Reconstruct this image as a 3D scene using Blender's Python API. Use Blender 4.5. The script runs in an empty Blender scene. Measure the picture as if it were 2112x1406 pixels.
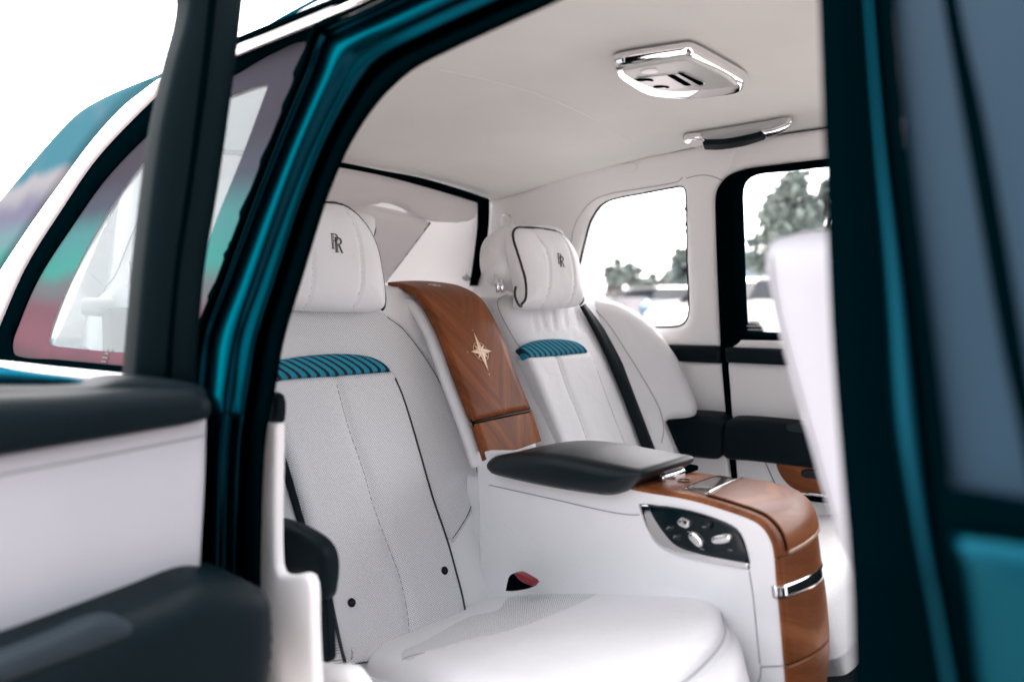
import bpy, math, random
import numpy as np
from mathutils import Vector, geometry
random.seed(4)
# ------------------------------------------------------------------ camera, world, sun, exposure
SC = bpy.context.scene
COL = SC.collection
F = 1580.0
TH, PI_ = math.radians(46), math.atan(93/1580.0)
CAM = np.array([0, 0, 1.12])
DV = np.array([math.sin(TH)*math.cos(PI_), math.cos(TH)*math.cos(PI_), -math.sin(PI_)])
RV = np.array([math.cos(TH), -math.sin(TH), 0.0])
UV_ = np.cross(RV, DV)
cam_d = bpy.data.cameras.new('camera')
cam = bpy.data.objects.new('camera', cam_d); COL.objects.link(cam)
cam.location = CAM
cam.rotation_euler = (math.pi/2-PI_, 0, -TH)
cam_d.sensor_width = 36; cam_d.lens = 36*F/2112
cam_d.clip_start = 0.02; cam_d.clip_end = 2000
cam_d.dof.use_dof = True
cam_d.dof.focus_distance = 1.83
cam_d.dof.aperture_fstop = 1.8
SC.camera = cam
W = bpy.data.worlds.new('World'); SC.world = W; W.use_nodes = True
wn = W.node_tree; wn.nodes.clear()
sky = wn.nodes.new('ShaderNodeTexSky'); sky.sky_type = 'NISHITA'; sky.sun_disc = False
SUN_EL, SUN_AZ = math.radians(48), math.radians(45)      # veiled sun behind the far rear corner of the car
sky.sun_elevation = SUN_EL; sky.sun_rotation = SUN_AZ
mixw = wn.nodes.new('ShaderNodeMix'); mixw.data_type = 'RGBA'
mixw.inputs['Factor'].default_value = 0.86
mixc = wn.nodes.new('ShaderNodeMix'); mixc.data_type = 'RGBA'
mixc.inputs['A'].default_value = (4.85, 5.15, 5.8, 1); mixc.inputs['B'].default_value = (5.75, 5.4, 5.25, 1)   # thin overcast, cool away from the sun
wn.links.new(mixc.outputs['Result'], mixw.inputs['B'])
wtc = wn.nodes.new('ShaderNodeTexCoord'); wdot = wn.nodes.new('ShaderNodeVectorMath'); wdot.operation = 'DOT_PRODUCT'
wdot.inputs[1].default_value = (.42, .62, .66)              # the veiled sun brightens the sky behind the car
wn.links.new(wtc.outputs['Generated'], wdot.inputs[0])
wmr = wn.nodes.new('ShaderNodeMapRange'); wmr.interpolation_type = 'SMOOTHSTEP'
wmr.inputs['From Min'].default_value = -.75; wmr.inputs['From Max'].default_value = .95
wmr.inputs['To Min'].default_value = .15; wmr.inputs['To Max'].default_value = 2.5
wn.links.new(wdot.outputs['Value'], wmr.inputs['Value'])
wcl = wn.nodes.new('ShaderNodeMapRange'); wcl.inputs['From Min'].default_value = -.6; wcl.inputs['From Max'].default_value = .6
wn.links.new(wdot.outputs['Value'], wcl.inputs['Value']); wn.links.new(wcl.outputs[0], mixc.inputs['Factor'])
bg = wn.nodes.new('ShaderNodeBackground'); bg.inputs['Strength'].default_value = 0.13
wo = wn.nodes.new('ShaderNodeOutputWorld')
wn.links.new(sky.outputs[0], mixw.inputs['A']); wmul = wn.nodes.new('ShaderNodeVectorMath'); wmul.operation = 'SCALE'
wn.links.new(mixw.outputs['Result'], wmul.inputs[0]); wn.links.new(wmr.outputs[0], wmul.inputs['Scale']); wn.links.new(wmul.outputs[0], bg.inputs[0]); wn.links.new(bg.outputs[0], wo.inputs[0])
sl = bpy.data.lights.new('sun', 'SUN'); sl.energy = 1.0; sl.angle = math.radians(20); sl.color = (1, .93, .88)
so = bpy.data.objects.new('sun', sl); COL.objects.link(so)
sd = Vector((math.sin(SUN_AZ)*math.cos(SUN_EL), math.cos(SUN_AZ)*math.cos(SUN_EL), math.sin(SUN_EL)))
so.rotation_euler = sd.to_track_quat('Z', 'Y').to_euler()
SC.view_settings.view_transform = 'Standard'; SC.view_settings.look = 'None'
SC.view_settings.exposure = 2.0; SC.view_settings.gamma = 1
SC.cycles.max_bounces = 10; SC.cycles.diffuse_bounces = 6; SC.cycles.transparent_max_bounces = 16

# ------------------------------------------------------------------ materials
MATS = {}
def mat(name, col, rough=.5, metal=0, coat=0, bump=0, bscale=400, spec=.5, coatr=.05, var=0, vscale=6, sheen=0, crease=0):
    m = bpy.data.materials.new(name); m.use_nodes = True; nt = m.node_tree
    b = nt.nodes['Principled BSDF']
    b.inputs['Base Color'].default_value = (*col, 1); b.inputs['Roughness'].default_value = rough
    b.inputs['Metallic'].default_value = metal; b.inputs['Coat Weight'].default_value = coat
    b.inputs['Coat Roughness'].default_value = coatr; b.inputs['Specular IOR Level'].default_value = spec
    if sheen: b.inputs['Sheen Weight'].default_value = sheen
    tc = nt.nodes.new('ShaderNodeTexCoord')
    if bump:
        n = nt.nodes.new('ShaderNodeTexNoise'); n.inputs['Scale'].default_value = bscale; n.inputs['Detail'].default_value = 3
        bp = nt.nodes.new('ShaderNodeBump'); bp.inputs['Strength'].default_value = bump; bp.inputs['Distance'].default_value = .001
        nt.links.new(tc.outputs['Object'], n.inputs['Vector']); nt.links.new(n.outputs['Fac'], bp.inputs['Height'])
        nt.links.new(bp.outputs[0], b.inputs['Normal'])
    if var:
        n = nt.nodes.new('ShaderNodeTexNoise'); n.inputs['Scale'].default_value = vscale; n.inputs['Detail'].default_value = 4
        r = nt.nodes.new('ShaderNodeValToRGB')
        r.color_ramp.elements[0].position = .3; r.color_ramp.elements[1].position = .7
        r.color_ramp.elements[0].color = (*[c*(1-var) for c in col], 1); r.color_ramp.elements[1].color = (*[min(1, c*(1+var)) for c in col], 1)
        nt.links.new(tc.outputs['Object'], n.inputs['Vector']); nt.links.new(n.outputs['Fac'], r.inputs[0]); nt.links.new(r.outputs[0], b.inputs['Base Color'])
    if crease:
        n3 = nt.nodes.new('ShaderNodeTexNoise'); n3.inputs['Scale'].default_value = 16; n3.inputs['Detail'].default_value = 2; n3.inputs['Distortion'].default_value = 1.2
        b3 = nt.nodes.new('ShaderNodeBump'); b3.inputs['Strength'].default_value = crease; b3.inputs['Distance'].default_value = .006
        nt.links.new(tc.outputs['Object'], n3.inputs['Vector']); nt.links.new(n3.outputs['Fac'], b3.inputs['Height'])
        nt.links.new(b3.outputs[0], bp.inputs['Normal'])
    MATS[name] = m
    return m
WHITE = mat('white_leather', (.81, .805, .815), .46, bump=.6, bscale=330, var=.04, vscale=4, crease=.35)
LINING = mat('white_lining', (.80, .80, .765), .75, bump=.3, bscale=900, var=.025, vscale=4)
TRIMW = mat('white_trim', (.82, .81, .805), .5, bump=.15, bscale=600, var=.02, vscale=3)
DARK = mat('dark_leather', (.0010, .0065, .0095), .45, bump=.4, bscale=700, spec=.12)
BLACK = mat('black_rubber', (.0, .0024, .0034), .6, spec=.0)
POST = mat('door_post_black', (.0015, .007, .009), .6, spec=.05)
ARML = mat('armrest_leather', (.0015, .007, .010), .34, bump=.4, bscale=700, spec=.32)
PIPE = mat('black_piping', (.006, .014, .018), .45)
SEAM = mat('grey_thread', (.30, .30, .31), .8)
SEAMD = mat('dark_thread', (.05, .06, .07), .8)
TEAL = mat('teal_paint', (.004, .040, .058), .33, metal=1)
TEAL.node_tree.nodes['Principled BSDF'].inputs['Specular Tint'].default_value = (.10, .50, .66, 1)
TEAL_DIM = mat('teal_paint_dimmed', (.0013, .016, .024), .30, metal=1)  # same body paint, dimmer pillar reflections put into a darker base colour
TEAL_DIM.node_tree.nodes['Principled BSDF'].inputs['Specular Tint'].default_value = (.34, .74, .82, 1)
SHADED = mat('shaded_white_leather', (.44, .44, .475), .55, bump=.4, bscale=500, var=.03)  # white leather darkened: shade on front seat and door card put into the colour
GLOSS = mat('gloss_black', (.0, .006, .009), .12, spec=.35)
CHROME = mat('chrome', (.86, .85, .86), .07, metal=1)
SILVER = mat('brushed_silver', (.55, .54, .55), .22, metal=1)
CARPET = mat('dark_carpet', (.006, .014, .017), .95)
RED = mat('red_plastic', (.22, .012, .02), .35)
MAPLE = mat('maple_inlay', (.80, .60, .40), .35, coat=.3)
MAPLE2 = mat('maple_inlay_shade', (.46, .27, .14), .35, coat=.3)
ROOFP = mat('roof_rail_chrome', (.80, .76, .75), .18, metal=1)
GREYPAD = mat('grey_leather', (.022, .032, .040), .5, bump=.3, bscale=700, spec=.1)
GREYPL = mat('grey_plastic', (.42, .42, .42), .4)
LAMPW = mat('lamp_lens', (.80, .78, .78), .3)
FRIT = mat('grey_glass_border', (.16, .145, .175), .25, coat=.3)
SMOKE = mat('smoked_plastic', (.10, .075, .06), .12, coat=.6)

def M(nt, op, a, b=None, clamp=False):
    n = nt.nodes.new('ShaderNodeMath'); n.operation = op; n.use_clamp = clamp
    for i, v in enumerate((a, b)):
        if v is None: continue
        if isinstance(v, (int, float)): n.inputs[i].default_value = v
        else: nt.links.new(v, n.inputs[i])
    return n.outputs[0]
def perf_mat(name, pitch=.0052, dark=(.13, .14, .15)):
    m = mat(name, (.78, .775, .785), .5)
    nt = m.node_tree; b = nt.nodes['Principled BSDF']
    uv = nt.nodes.new('ShaderNodeUVMap'); sp = nt.nodes.new('ShaderNodeSeparateXYZ'); nt.links.new(uv.outputs[0], sp.inputs[0])
    a = M(nt, 'ADD', sp.outputs[0], sp.outputs[1]); c = M(nt, 'SUBTRACT', sp.outputs[0], sp.outputs[1])
    def cell(x):
        q = M(nt, 'FRACT', M(nt, 'MULTIPLY', x, 1/pitch)); q = M(nt, 'SUBTRACT', q, .5); return M(nt, 'MULTIPLY', q, q)
    d = M(nt, 'SQRT', M(nt, 'ADD', cell(a), cell(c)))
    h = M(nt, 'LESS_THAN', d, .28)
    mx = nt.nodes.new('ShaderNodeMix'); mx.data_type = 'RGBA'
    mx.inputs['A'].default_value = (.84, .835, .845, 1); mx.inputs['B'].default_value = (*dark, 1)
    nt.links.new(h, mx.inputs['Factor']); nt.links.new(mx.outputs['Result'], b.inputs['Base Color'])
    return m
PERF = perf_mat('perforated_leather')
def stripe_mat():
    m = mat('striped_fabric', (.0, .2, .3), .85)
    nt = m.node_tree; b = nt.nodes['Principled BSDF']
    uv = nt.nodes.new('ShaderNodeUVMap'); sp = nt.nodes.new('ShaderNodeSeparateXYZ'); nt.links.new(uv.outputs[0], sp.inputs[0])
    nz = nt.nodes.new('ShaderNodeTexNoise'); nz.inputs['Scale'].default_value = 260; nt.links.new(uv.outputs[0], nz.inputs['Vector'])
    v2 = M(nt, 'MULTIPLY', M(nt, 'POWER', M(nt, 'MAXIMUM', sp.outputs[1], .0001), 1.6), 7.0)
    w = M(nt, 'ADD', sp.outputs[0], M(nt, 'MULTIPLY', v2, 1.0))
    w = M(nt, 'ADD', w, M(nt, 'MULTIPLY', nz.outputs['Fac'], .0035))
    fr = M(nt, 'FRACT', M(nt, 'MULTIPLY', w, 1/.0225))
    s = M(nt, 'LESS_THAN', fr, .40)
    wv = M(nt, 'FRACT', M(nt, 'MULTIPLY', sp.outputs[1], 1/.0024)); wv = M(nt, 'LESS_THAN', wv, .3)
    mx = nt.nodes.new('ShaderNodeMix'); mx.data_type = 'RGBA'
    mx.inputs['A'].default_value = (.004, .27, .40, 1); mx.inputs['B'].default_value = (.002, .14, .22, 1); nt.links.new(wv, mx.inputs['Factor'])
    m2 = nt.nodes.new('ShaderNodeMix'); m2.data_type = 'RGBA'; nt.links.new(mx.outputs['Result'], m2.inputs['A'])
    m2.inputs['B'].default_value = (.004, .012, .02, 1); nt.links.new(s, m2.inputs['Factor'])
    nt.links.new(m2.outputs['Result'], b.inputs['Base Color'])
    bp = nt.nodes.new('ShaderNodeBump'); bp.inputs['Strength'].default_value = .6; bp.inputs['Distance'].default_value = .001
    nt.links.new(nz.outputs['Fac'], bp.inputs['Height']); nt.links.new(bp.outputs[0], b.inputs['Normal'])
    return m
STRIPE = stripe_mat()
def wood_mat(name, lo, mid, hi, k=1.1):
    m = mat(name, mid, .40, coat=.05, coatr=.2, spec=.14)
    nt = m.node_tree; b = nt.nodes['Principled BSDF']
    uv = nt.nodes.new('ShaderNodeUVMap'); sp = nt.nodes.new('ShaderNodeSeparateXYZ'); nt.links.new(uv.outputs[0], sp.inputs[0])
    ab = M(nt, 'ABSOLUTE', sp.outputs[0])
    across = M(nt, 'ADD', M(nt, 'MULTIPLY', sp.outputs[1], .62), M(nt, 'MULTIPLY', ab, k))
    along = M(nt, 'SUBTRACT', M(nt, 'MULTIPLY', sp.outputs[1], k*.8), ab)
    cb = nt.nodes.new('ShaderNodeCombineXYZ')
    nt.links.new(M(nt, 'MULTIPLY', across, 17), cb.inputs[0]); nt.links.new(M(nt, 'MULTIPLY', along, 1.3), cb.inputs[1])
    n = nt.nodes.new('ShaderNodeTexNoise'); n.inputs['Scale'].default_value = 1.6; n.inputs['Detail'].default_value = 9; n.inputs['Roughness'].default_value = .62
    n.inputs['Distortion'].default_value = .5
    nt.links.new(cb.outputs[0], n.inputs['Vector'])
    n2 = nt.nodes.new('ShaderNodeTexNoise'); n2.inputs['Scale'].default_value = 1
    cb2 = nt.nodes.new('ShaderNodeCombineXYZ'); nt.links.new(M(nt, 'MULTIPLY', across, 420), cb2.inputs[0]); nt.links.new(M(nt, 'MULTIPLY', along, 30), cb2.inputs[1])
    nt.links.new(cb2.outputs[0], n2.inputs['Vector']); n2.inputs['Detail'].default_value = 2
    f = M(nt, 'ADD', M(nt, 'MULTIPLY', n.outputs['Fac'], .8), M(nt, 'MULTIPLY', n2.outputs['Fac'], .2))
    r = nt.nodes.new('ShaderNodeValToRGB'); e = r.color_ramp.elements
    e[0].position = .28; e[0].color = (*lo, 1); e[1].position = .76; e[1].color = (*hi, 1)
    q = e.new(.5); q.color = (*mid, 1)
    nt.links.new(f, r.inputs[0]); nt.links.new(r.outputs[0], b.inputs['Base Color'])
    return m
WOOD = wood_mat('walnut_veneer', (.075, .019, .005), (.18, .051, .014), (.31, .100, .031))
WOOD2 = wood_mat('walnut_veneer_console', (.08, .022, .007), (.20, .063, .021), (.36, .130, .048), k=.15)
def curtain_mat():
    m = bpy.data.materials.new('pale_screen'); m.use_nodes = True; nt = m.node_tree; nt.nodes.clear()
    o = nt.nodes.new('ShaderNodeOutputMaterial'); mx = nt.nodes.new('ShaderNodeMixShader'); mx.inputs[0].default_value = .5
    a = nt.nodes.new('ShaderNodeBsdfDiffuse'); b = nt.nodes.new('ShaderNodeBsdfTranslucent')
    a.inputs[0].default_value = (.86, .83, .84, 1); b.inputs[0].default_value = (.84, .83, .83, 1)
    nt.links.new(a.outputs[0], mx.inputs[1]); nt.links.new(b.outputs[0], mx.inputs[2]); nt.links.new(mx.outputs[0], o.inputs[0]); return m
SCREEN = curtain_mat()
def glass(name, tint=(1, 1, 1), refl=.08, rough=.01, irid=None):
    m = bpy.data.materials.new(name); m.use_nodes = True; nt = m.node_tree; nt.nodes.clear()
    o = nt.nodes.new('ShaderNodeOutputMaterial'); mx = nt.nodes.new('ShaderNodeMixShader')
    t = nt.nodes.new('ShaderNodeBsdfTransparent'); g = nt.nodes.new('ShaderNodeBsdfGlossy')
    t.inputs[0].default_value = (*tint, 1); g.inputs['Roughness'].default_value = rough
    fr = nt.nodes.new('ShaderNodeFresnel'); fr.inputs[0].default_value = 1.35
    f = M(nt, 'MULTIPLY', fr.outputs[0], refl*12, True)
    nt.links.new(f, mx.inputs[0]); nt.links.new(t.outputs[0], mx.inputs[1]); nt.links.new(g.outputs[0], mx.inputs[2]); nt.links.new(mx.outputs[0], o.inputs[0])
    m['_t'] = 1
    return m, nt, t, g, mx
GLASS = glass('clear_glass', (.97, .97, .97), .03)[0]
TINT = glass('tinted_glass', (.30, .36, .40), .05)[0]
def irid_mat(name, cols, axis, lo, hi, opacity):
    """coated glass with the coloured bands of its film, laid along the pane's own height"""
    m, nt, t, g, mx = glass(name, (.86, .88, .9), .02)
    uv = nt.nodes.new('ShaderNodeUVMap'); sp = nt.nodes.new('ShaderNodeSeparateXYZ'); nt.links.new(uv.outputs[0], sp.inputs[0])
    nz = nt.nodes.new('ShaderNodeTexNoise'); nz.inputs['Scale'].default_value = 3.5; nt.links.new(uv.outputs[0], nz.inputs[0])
    f = M(nt, 'DIVIDE', M(nt, 'SUBTRACT', sp.outputs[axis], lo), hi-lo, True)
    f = M(nt, 'ADD', f, M(nt, 'MULTIPLY', M(nt, 'SUBTRACT', nz.outputs['Fac'], .5), .14))
    r = nt.nodes.new('ShaderNodeValToRGB'); r.color_ramp.interpolation = 'EASE'
    e = r.color_ramp.elements
    while len(e) > 2: e.remove(e[-1])
    e[0].position = cols[0][0]; e[0].color = (*cols[0][1], 1); e[1].position = cols[-1][0]; e[1].color = (*cols[-1][1], 1)
    for p, c in cols[1:-1]: q = e.new(p); q.color = (*c, 1)
    nt.links.new(f, r.inputs[0])
    df = nt.nodes.new('ShaderNodeBsdfPrincipled'); nt.links.new(r.outputs[0], df.inputs['Base Color']); df.inputs['Roughness'].default_value = .6; df.inputs['Specular IOR Level'].default_value = .0
    m2 = nt.nodes.new('ShaderNodeMixShader'); m2.inputs[0].default_value = opacity
    nt.links.new(mx.outputs[0], m2.inputs[1]); nt.links.new(df.outputs[0], m2.inputs[2])
    nt.links.new(m2.outputs[0], nt.nodes['Material Output'].inputs[0])
    return m

# ------------------------------------------------------------------ helpers
def ray(px, py): return DV + RV*(px-1056)/F + UV_*(703-py)/F
class Plane:
    def __init__(s, o, n, u):
        s.o = np.array(o, float); n = np.array(n, float); s.n = n/np.linalg.norm(n)
        if np.dot(s.n, CAM-s.o) < 0: s.n = -s.n
        u = np.array(u, float); u -= s.n*np.dot(u, s.n); s.u = u/np.linalg.norm(u)
        v = np.cross(s.n, s.u); s.v = v if v[2] >= 0 else -v
    def off(s, d): return Plane(s.o+s.n*d, s.n, s.u)
    def hit(s, p):
        q = ray(p[0], p[1]); t = np.dot(s.o-CAM, s.n)/np.dot(q, s.n); return CAM+q*t
    def to2(s, P): d = P-s.o; return np.array([np.dot(d, s.u), np.dot(d, s.v)])
    def to3(s, a, h=0): return s.o+s.u*a[0]+s.v*a[1]+s.n*h
def PX(x): return Plane((x, 1, 1), (-1, 0, 0), (0, -1, 0))
def PY(y): return Plane((1, y, 1), (0, -1, 0), (1, 0, 0))
def PZ(z): return Plane((1, 1, z), (0, 0, 1), (1, 0, 0))
BACK = Plane((1.1, 1.236, .401), (0, -.541, .227), (1, 0, 0))       # slope of the seat backs
CUSH = Plane((1.1, 1.2, .42), (0, .29, 1), (1, 0, 0))               # slope of the seat cushions
FAR = Plane((2.15, 1, .95), (-.61, 0, -.10), (0, -1, 0))            # far side of the cabin, leaning in
NEARU = Plane((.5, 1, .95), (-.44, 0, .12), (0, -1, 0))             # near side above the belt
NEARL = PX(.5)
REAR = Plane((1.3, 2.0, 1.5), (0, -.37, -.25), (1, 0, 0))           # rear window
def near(p, off=0):
    a = NEARL.off(off).hit(p)
    return a if a[2] < .95 else NEARU.off(off).hit(p)

def spline(pts, n=8, closed=True):
    """points (x, y[, 'c']) -> smooth polyline that passes through them; 'c' keeps a corner sharp"""
    P = [np.array(p[:2], float) if not isinstance(p, np.ndarray) else p for p in pts]
    cor = [len(p) > 2 and p[2] == 'c' if not isinstance(p, np.ndarray) else False for p in pts]
    N = len(P); out = []
    def nrm(v): l = np.linalg.norm(v); return v/l if l > 1e-9 else v
    rng = range(N) if closed else range(N-1)
    for i in rng:
        j = (i+1) % N; L = np.linalg.norm(P[j]-P[i])
        hi = i-1 if (closed or i > 0) else None; hj = (j+1) % N if (closed or j < N-1) else None
        T0 = P[j]-P[i] if cor[i] or hi is None else P[j]-P[hi]
        T1 = P[j]-P[i] if cor[j] or hj is None else P[hj]-P[i]
        T0 = nrm(T0)*L; T1 = nrm(T1)*L
        for k in range(n):
            t = k/n; t2 = t*t; t3 = t2*t
            out.append((2*t3-3*t2+1)*P[i]+(t3-2*t2+t)*T0+(-2*t3+3*t2)*P[j]+(t3-t2)*T1)
    if not closed: out.append(P[-1])
    return out
def resample(pts, n):
    P = np.array(pts); d = np.r_[0, np.cumsum(np.linalg.norm(np.diff(P, axis=0), axis=1))]
    t = np.linspace(0, d[-1], n)
    return np.stack([np.interp(t, d, P[:, k]) for k in range(P.shape[1])], 1)
def even(pts, step, closed=True):
    P = list(pts)+([pts[0]] if closed else [])
    L = np.sum(np.linalg.norm(np.diff(np.array(P), axis=0), axis=1))
    r = resample(P, max(6, int(L/step)+1))
    return r[:-1] if closed else r
def segdist(Q, poly, closed=True):
    Q = np.asarray(Q); A = np.asarray(poly); B = np.roll(A, -1, 0) if closed else A[1:]
    A = A if closed else A[:-1]
    best = np.full(len(Q), 1e9)
    for a, b in zip(A, B):
        ab = b-a; l = ab@ab+1e-15
        t = np.clip(((Q-a)@ab)/l, 0, 1); d = np.linalg.norm(Q-(a+t[:, None]*ab), axis=1)
        best = np.minimum(best, d)
    return best
def inside(Q, poly):
    Q = np.asarray(Q); A = np.asarray(poly); B = np.roll(A, -1, 0); r = np.zeros(len(Q), bool)
    for a, b in zip(A, B):
        c = ((a[1] > Q[:, 1]) != (b[1] > Q[:, 1]))
        with np.errstate(divide='ignore', invalid='ignore'):
            x = (b[0]-a[0])*(Q[:, 1]-a[1])/(b[1]-a[1]+1e-18)+a[0]
        r ^= c & (Q[:, 0] < x)
    return r
def link(name, verts, faces, m, parent=None, smooth=True, uvs=None, label=None):
    me = bpy.data.meshes.new(name); me.from_pydata([tuple(map(float, v)) for v in verts], [], faces)
    if uvs is not None:
        ul = me.uv_layers.new(name='UVMap')
        li = np.empty(len(me.loops), int); me.loops.foreach_get('vertex_index', li)
        ul.data.foreach_set('uv', np.asarray(uvs, float)[li].ravel())
    me.validate(); me.update()
    if smooth: me.polygons.foreach_set('use_smooth', [True]*len(me.polygons))
    ms = m if isinstance(m, (list, tuple)) else [m]
    for q in ms: me.materials.append(q)
    o = bpy.data.objects.new(name, me); COL.objects.link(o)
    if parent is not None: o.parent = parent
    if label: o['label'] = label
    return o
def sharp(o, ang=40):
    me = o.data
    try: me.set_sharp_from_angle(angle=math.radians(ang))
    except Exception: pass
    return o

class Panel:
    """a soft or hard sheet with real thickness: outline on a plane, rounded edge, crown, seams pressed in"""
    def __init__(s, name, out, pl, m, parent, thick=.01, bulge=.004, r=.008, res=.02, holes=(), grooves=(), warp=None, n=8, uvo=None, label=None, bed=False, holes_round=True, fn=None, crown=0):
        s.pl = pl
        hit = fn or pl.hit
        pix = spline(out, n)
        o2 = even([pl.to2(pl.hit(p)) for p in pix], min(res, .012))
        s.o2 = o2
        hs = [even([pl.to2(pl.hit(p)) for p in spline(h, n)], min(res, .012)) for h in holes]
        s.hs = hs; s.bulge = bulge; s.r = r; s.warp = warp; s.crown = crown
        s.gr = [(even([pl.to2(pl.hit(p)) for p in spline(g[0], n, False)], .006, False), g[1], g[2]) for g in grooves]
        mn = o2.min(0); mxx = o2.max(0)
        s.size = max((mxx-mn).min(), 1e-3)
        xs = np.arange(mn[0], mxx[0], res); ys = np.arange(mn[1], mxx[1], res*.87)
        G = np.array([[x+(res/2 if j % 2 else 0), y] for j, y in enumerate(ys) for x in xs]).reshape(-1, 2)
        def clean(G, md):
            if not len(G): return G
            k = inside(G, o2)
            for h in hs: k &= ~inside(G, h)
            G = G[k]
            if not len(G): return G
            k = segdist(G, o2) > md
            for h in hs: k &= segdist(G, h) > md
            return G[k]
        G = clean(G, res*.35)
        rings = []
        if r < res*3:   # extra rings so the rounded edge reads
            for fr in (.12, .35, .7, 1.05):
                d = r*fr; c = o2-np.zeros_like(o2)
                nn = np.roll(o2, -1, 0)-np.roll(o2, 1, 0); nn /= np.linalg.norm(nn, axis=1)[:, None]+1e-12
                nn = np.stack([-nn[:, 1], nn[:, 0]], 1)
                area = np.sum(o2[:, 0]*np.roll(o2[:, 1], -1)-np.roll(o2[:, 0], -1)*o2[:, 1])
                if area < 0: nn = -nn
                R_ = o2+nn*d
                R_ = clean(R_, d*.85)
                rings.append(R_)
            RR = np.concatenate(rings) if rings else np.zeros((0, 2))
            if len(G) and len(RR):
                k = segdist(G, o2) > r*1.05+res*.3; G = G[k]
            G = np.concatenate([G, RR]) if len(RR) else G
        pts = [o2]+hs+[G]
        V = np.concatenate([p for p in pts if len(p)])
        edges = []; b = 0; loops = []
        for h in [o2]+hs:
            k = len(h); edges += [(b+i, b+(i+1) % k) for i in range(k)]; loops.append((b, k)); b += k
        vo, _, fo, *_ = geometry.delaunay_2d_cdt([Vector(p) for p in V], edges, [], 0, 1e-7)
        V2 = np.array([tuple(v) for v in vo])
        fo = [f for f in fo if len(f) == 3]
        cen = np.array([V2[list(f)].mean(0) for f in fo])
        k = inside(cen, o2)
        for h in hs: k &= ~inside(cen, h)
        fo = [f for f, q in zip(fo, k) if q]
        H = s.height(V2)
        v3 = [pl.to3(p, h) for p, h in zip(V2, H)]
        # orient
        nf = []
        for f in fo:
            a, b_, c = (v3[i] for i in f)
            nf.append(list(f) if np.dot(np.cross(b_-a, c-a), pl.n) > 0 else list(f)[::-1])
        # boundary -> sides and back
        cnt = {}
        for f in nf:
            for i in range(3):
                e = (f[i], f[(i+1) % 3]); cnt[e] = 1
        bnd = [e for e in cnt if (e[1], e[0]) not in cnt]
        nv = len(v3); idx = {}
        hb = H*0
        if warp is not None: hb = warp(V2)
        for i in range(len(V2)): idx[i] = nv+i; v3.append(pl.to3(V2[i], hb[i]-thick))
        for a, b_ in bnd: nf.append([b_, a, idx[a], idx[b_]])
        nf += [[idx[i] for i in f][::-1] for f in nf[:len(fo)]]
        org = o2.min(0) if uvo is None else pl.to2(pl.hit(uvo))
        uv = np.concatenate([V2-org, V2-org])
        s.obj = link(name, v3, nf, m, parent, True, uv, label)
        sharp(s.obj, 55)
    def height(s, Q):
        Q = np.asarray(Q, float); d = segdist(Q, s.o2)
        t = np.clip(d/s.r, 0, 1); h = s.bulge*np.sqrt(np.maximum(0, 1-(1-t)**2))
        if s.crown: tt = np.clip(d/(s.size*.5), 0, 1); h = h+s.crown*np.sin(tt*math.pi/2)
        for hh in s.hs:
            t = np.clip(segdist(Q, hh)/s.r, 0, 1); h = np.minimum(h, s.bulge*np.sqrt(np.maximum(0, 1-(1-t)**2))+(s.crown if s.crown else 0))
        for g, dep, wid in s.gr:
            h = h-dep*np.exp(-(segdist(Q, g, False)/wid)**2)
        if s.warp is not None: h = h+s.warp(Q)
        return h
    def on(s, pts, lift=0, n=8, closed=False, step=.006):
        q = even([s.pl.to2(s.pl.hit(p)) for p in spline(pts, n, closed)], step, closed)
        return [s.pl.to3(a, h+lift) for a, h in zip(q, s.height(q))]
    def line(s, name, pts, r, m, parent=None, closed=False, lift=0, label=None):
        return tube(name, s.on(pts, lift, closed=closed), r, m, parent, closed, label=label)
    def decal(s, name, center, polys, m, parent, lift=.0006, rot=0, scale=1, squash=(1, 1), thick=.0006):
        """flat shapes given in metres round a point of the panel, laid on its surface"""
        c = s.pl.to2(s.pl.hit(center)); V = []; Fc = []
        sgn = 1 if np.dot(s.pl.u, RV) > 0 else -1
        for k, poly in enumerate(polys):
            A = np.array(poly, float)*scale*np.array(squash)
            cr, sr = math.cos(rot), math.sin(rot)
            A = np.stack([A[:, 0]*cr-A[:, 1]*sr, A[:, 0]*sr+A[:, 1]*cr], 1); A[:, 0] *= sgn
            A = A+c; H = s.height(A)+lift+k*.00012; b = len(V); n = len(A)
            V += [s.pl.to3(a, h) for a, h in zip(A, H)]; V += [s.pl.to3(a, h-thick-lift) for a, h in zip(A, H)]
            tri = geometry.tessellate_polygon([[Vector((x, y, 0)) for x, y in A]])
            Fc += [[b+i for i in t] for t in tri]
            Fc += [[b+i, b+(i+1) % n, b+n+(i+1) % n, b+n+i] for i in range(n)]
        return link(name, V, Fc, m, parent, False)

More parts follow.
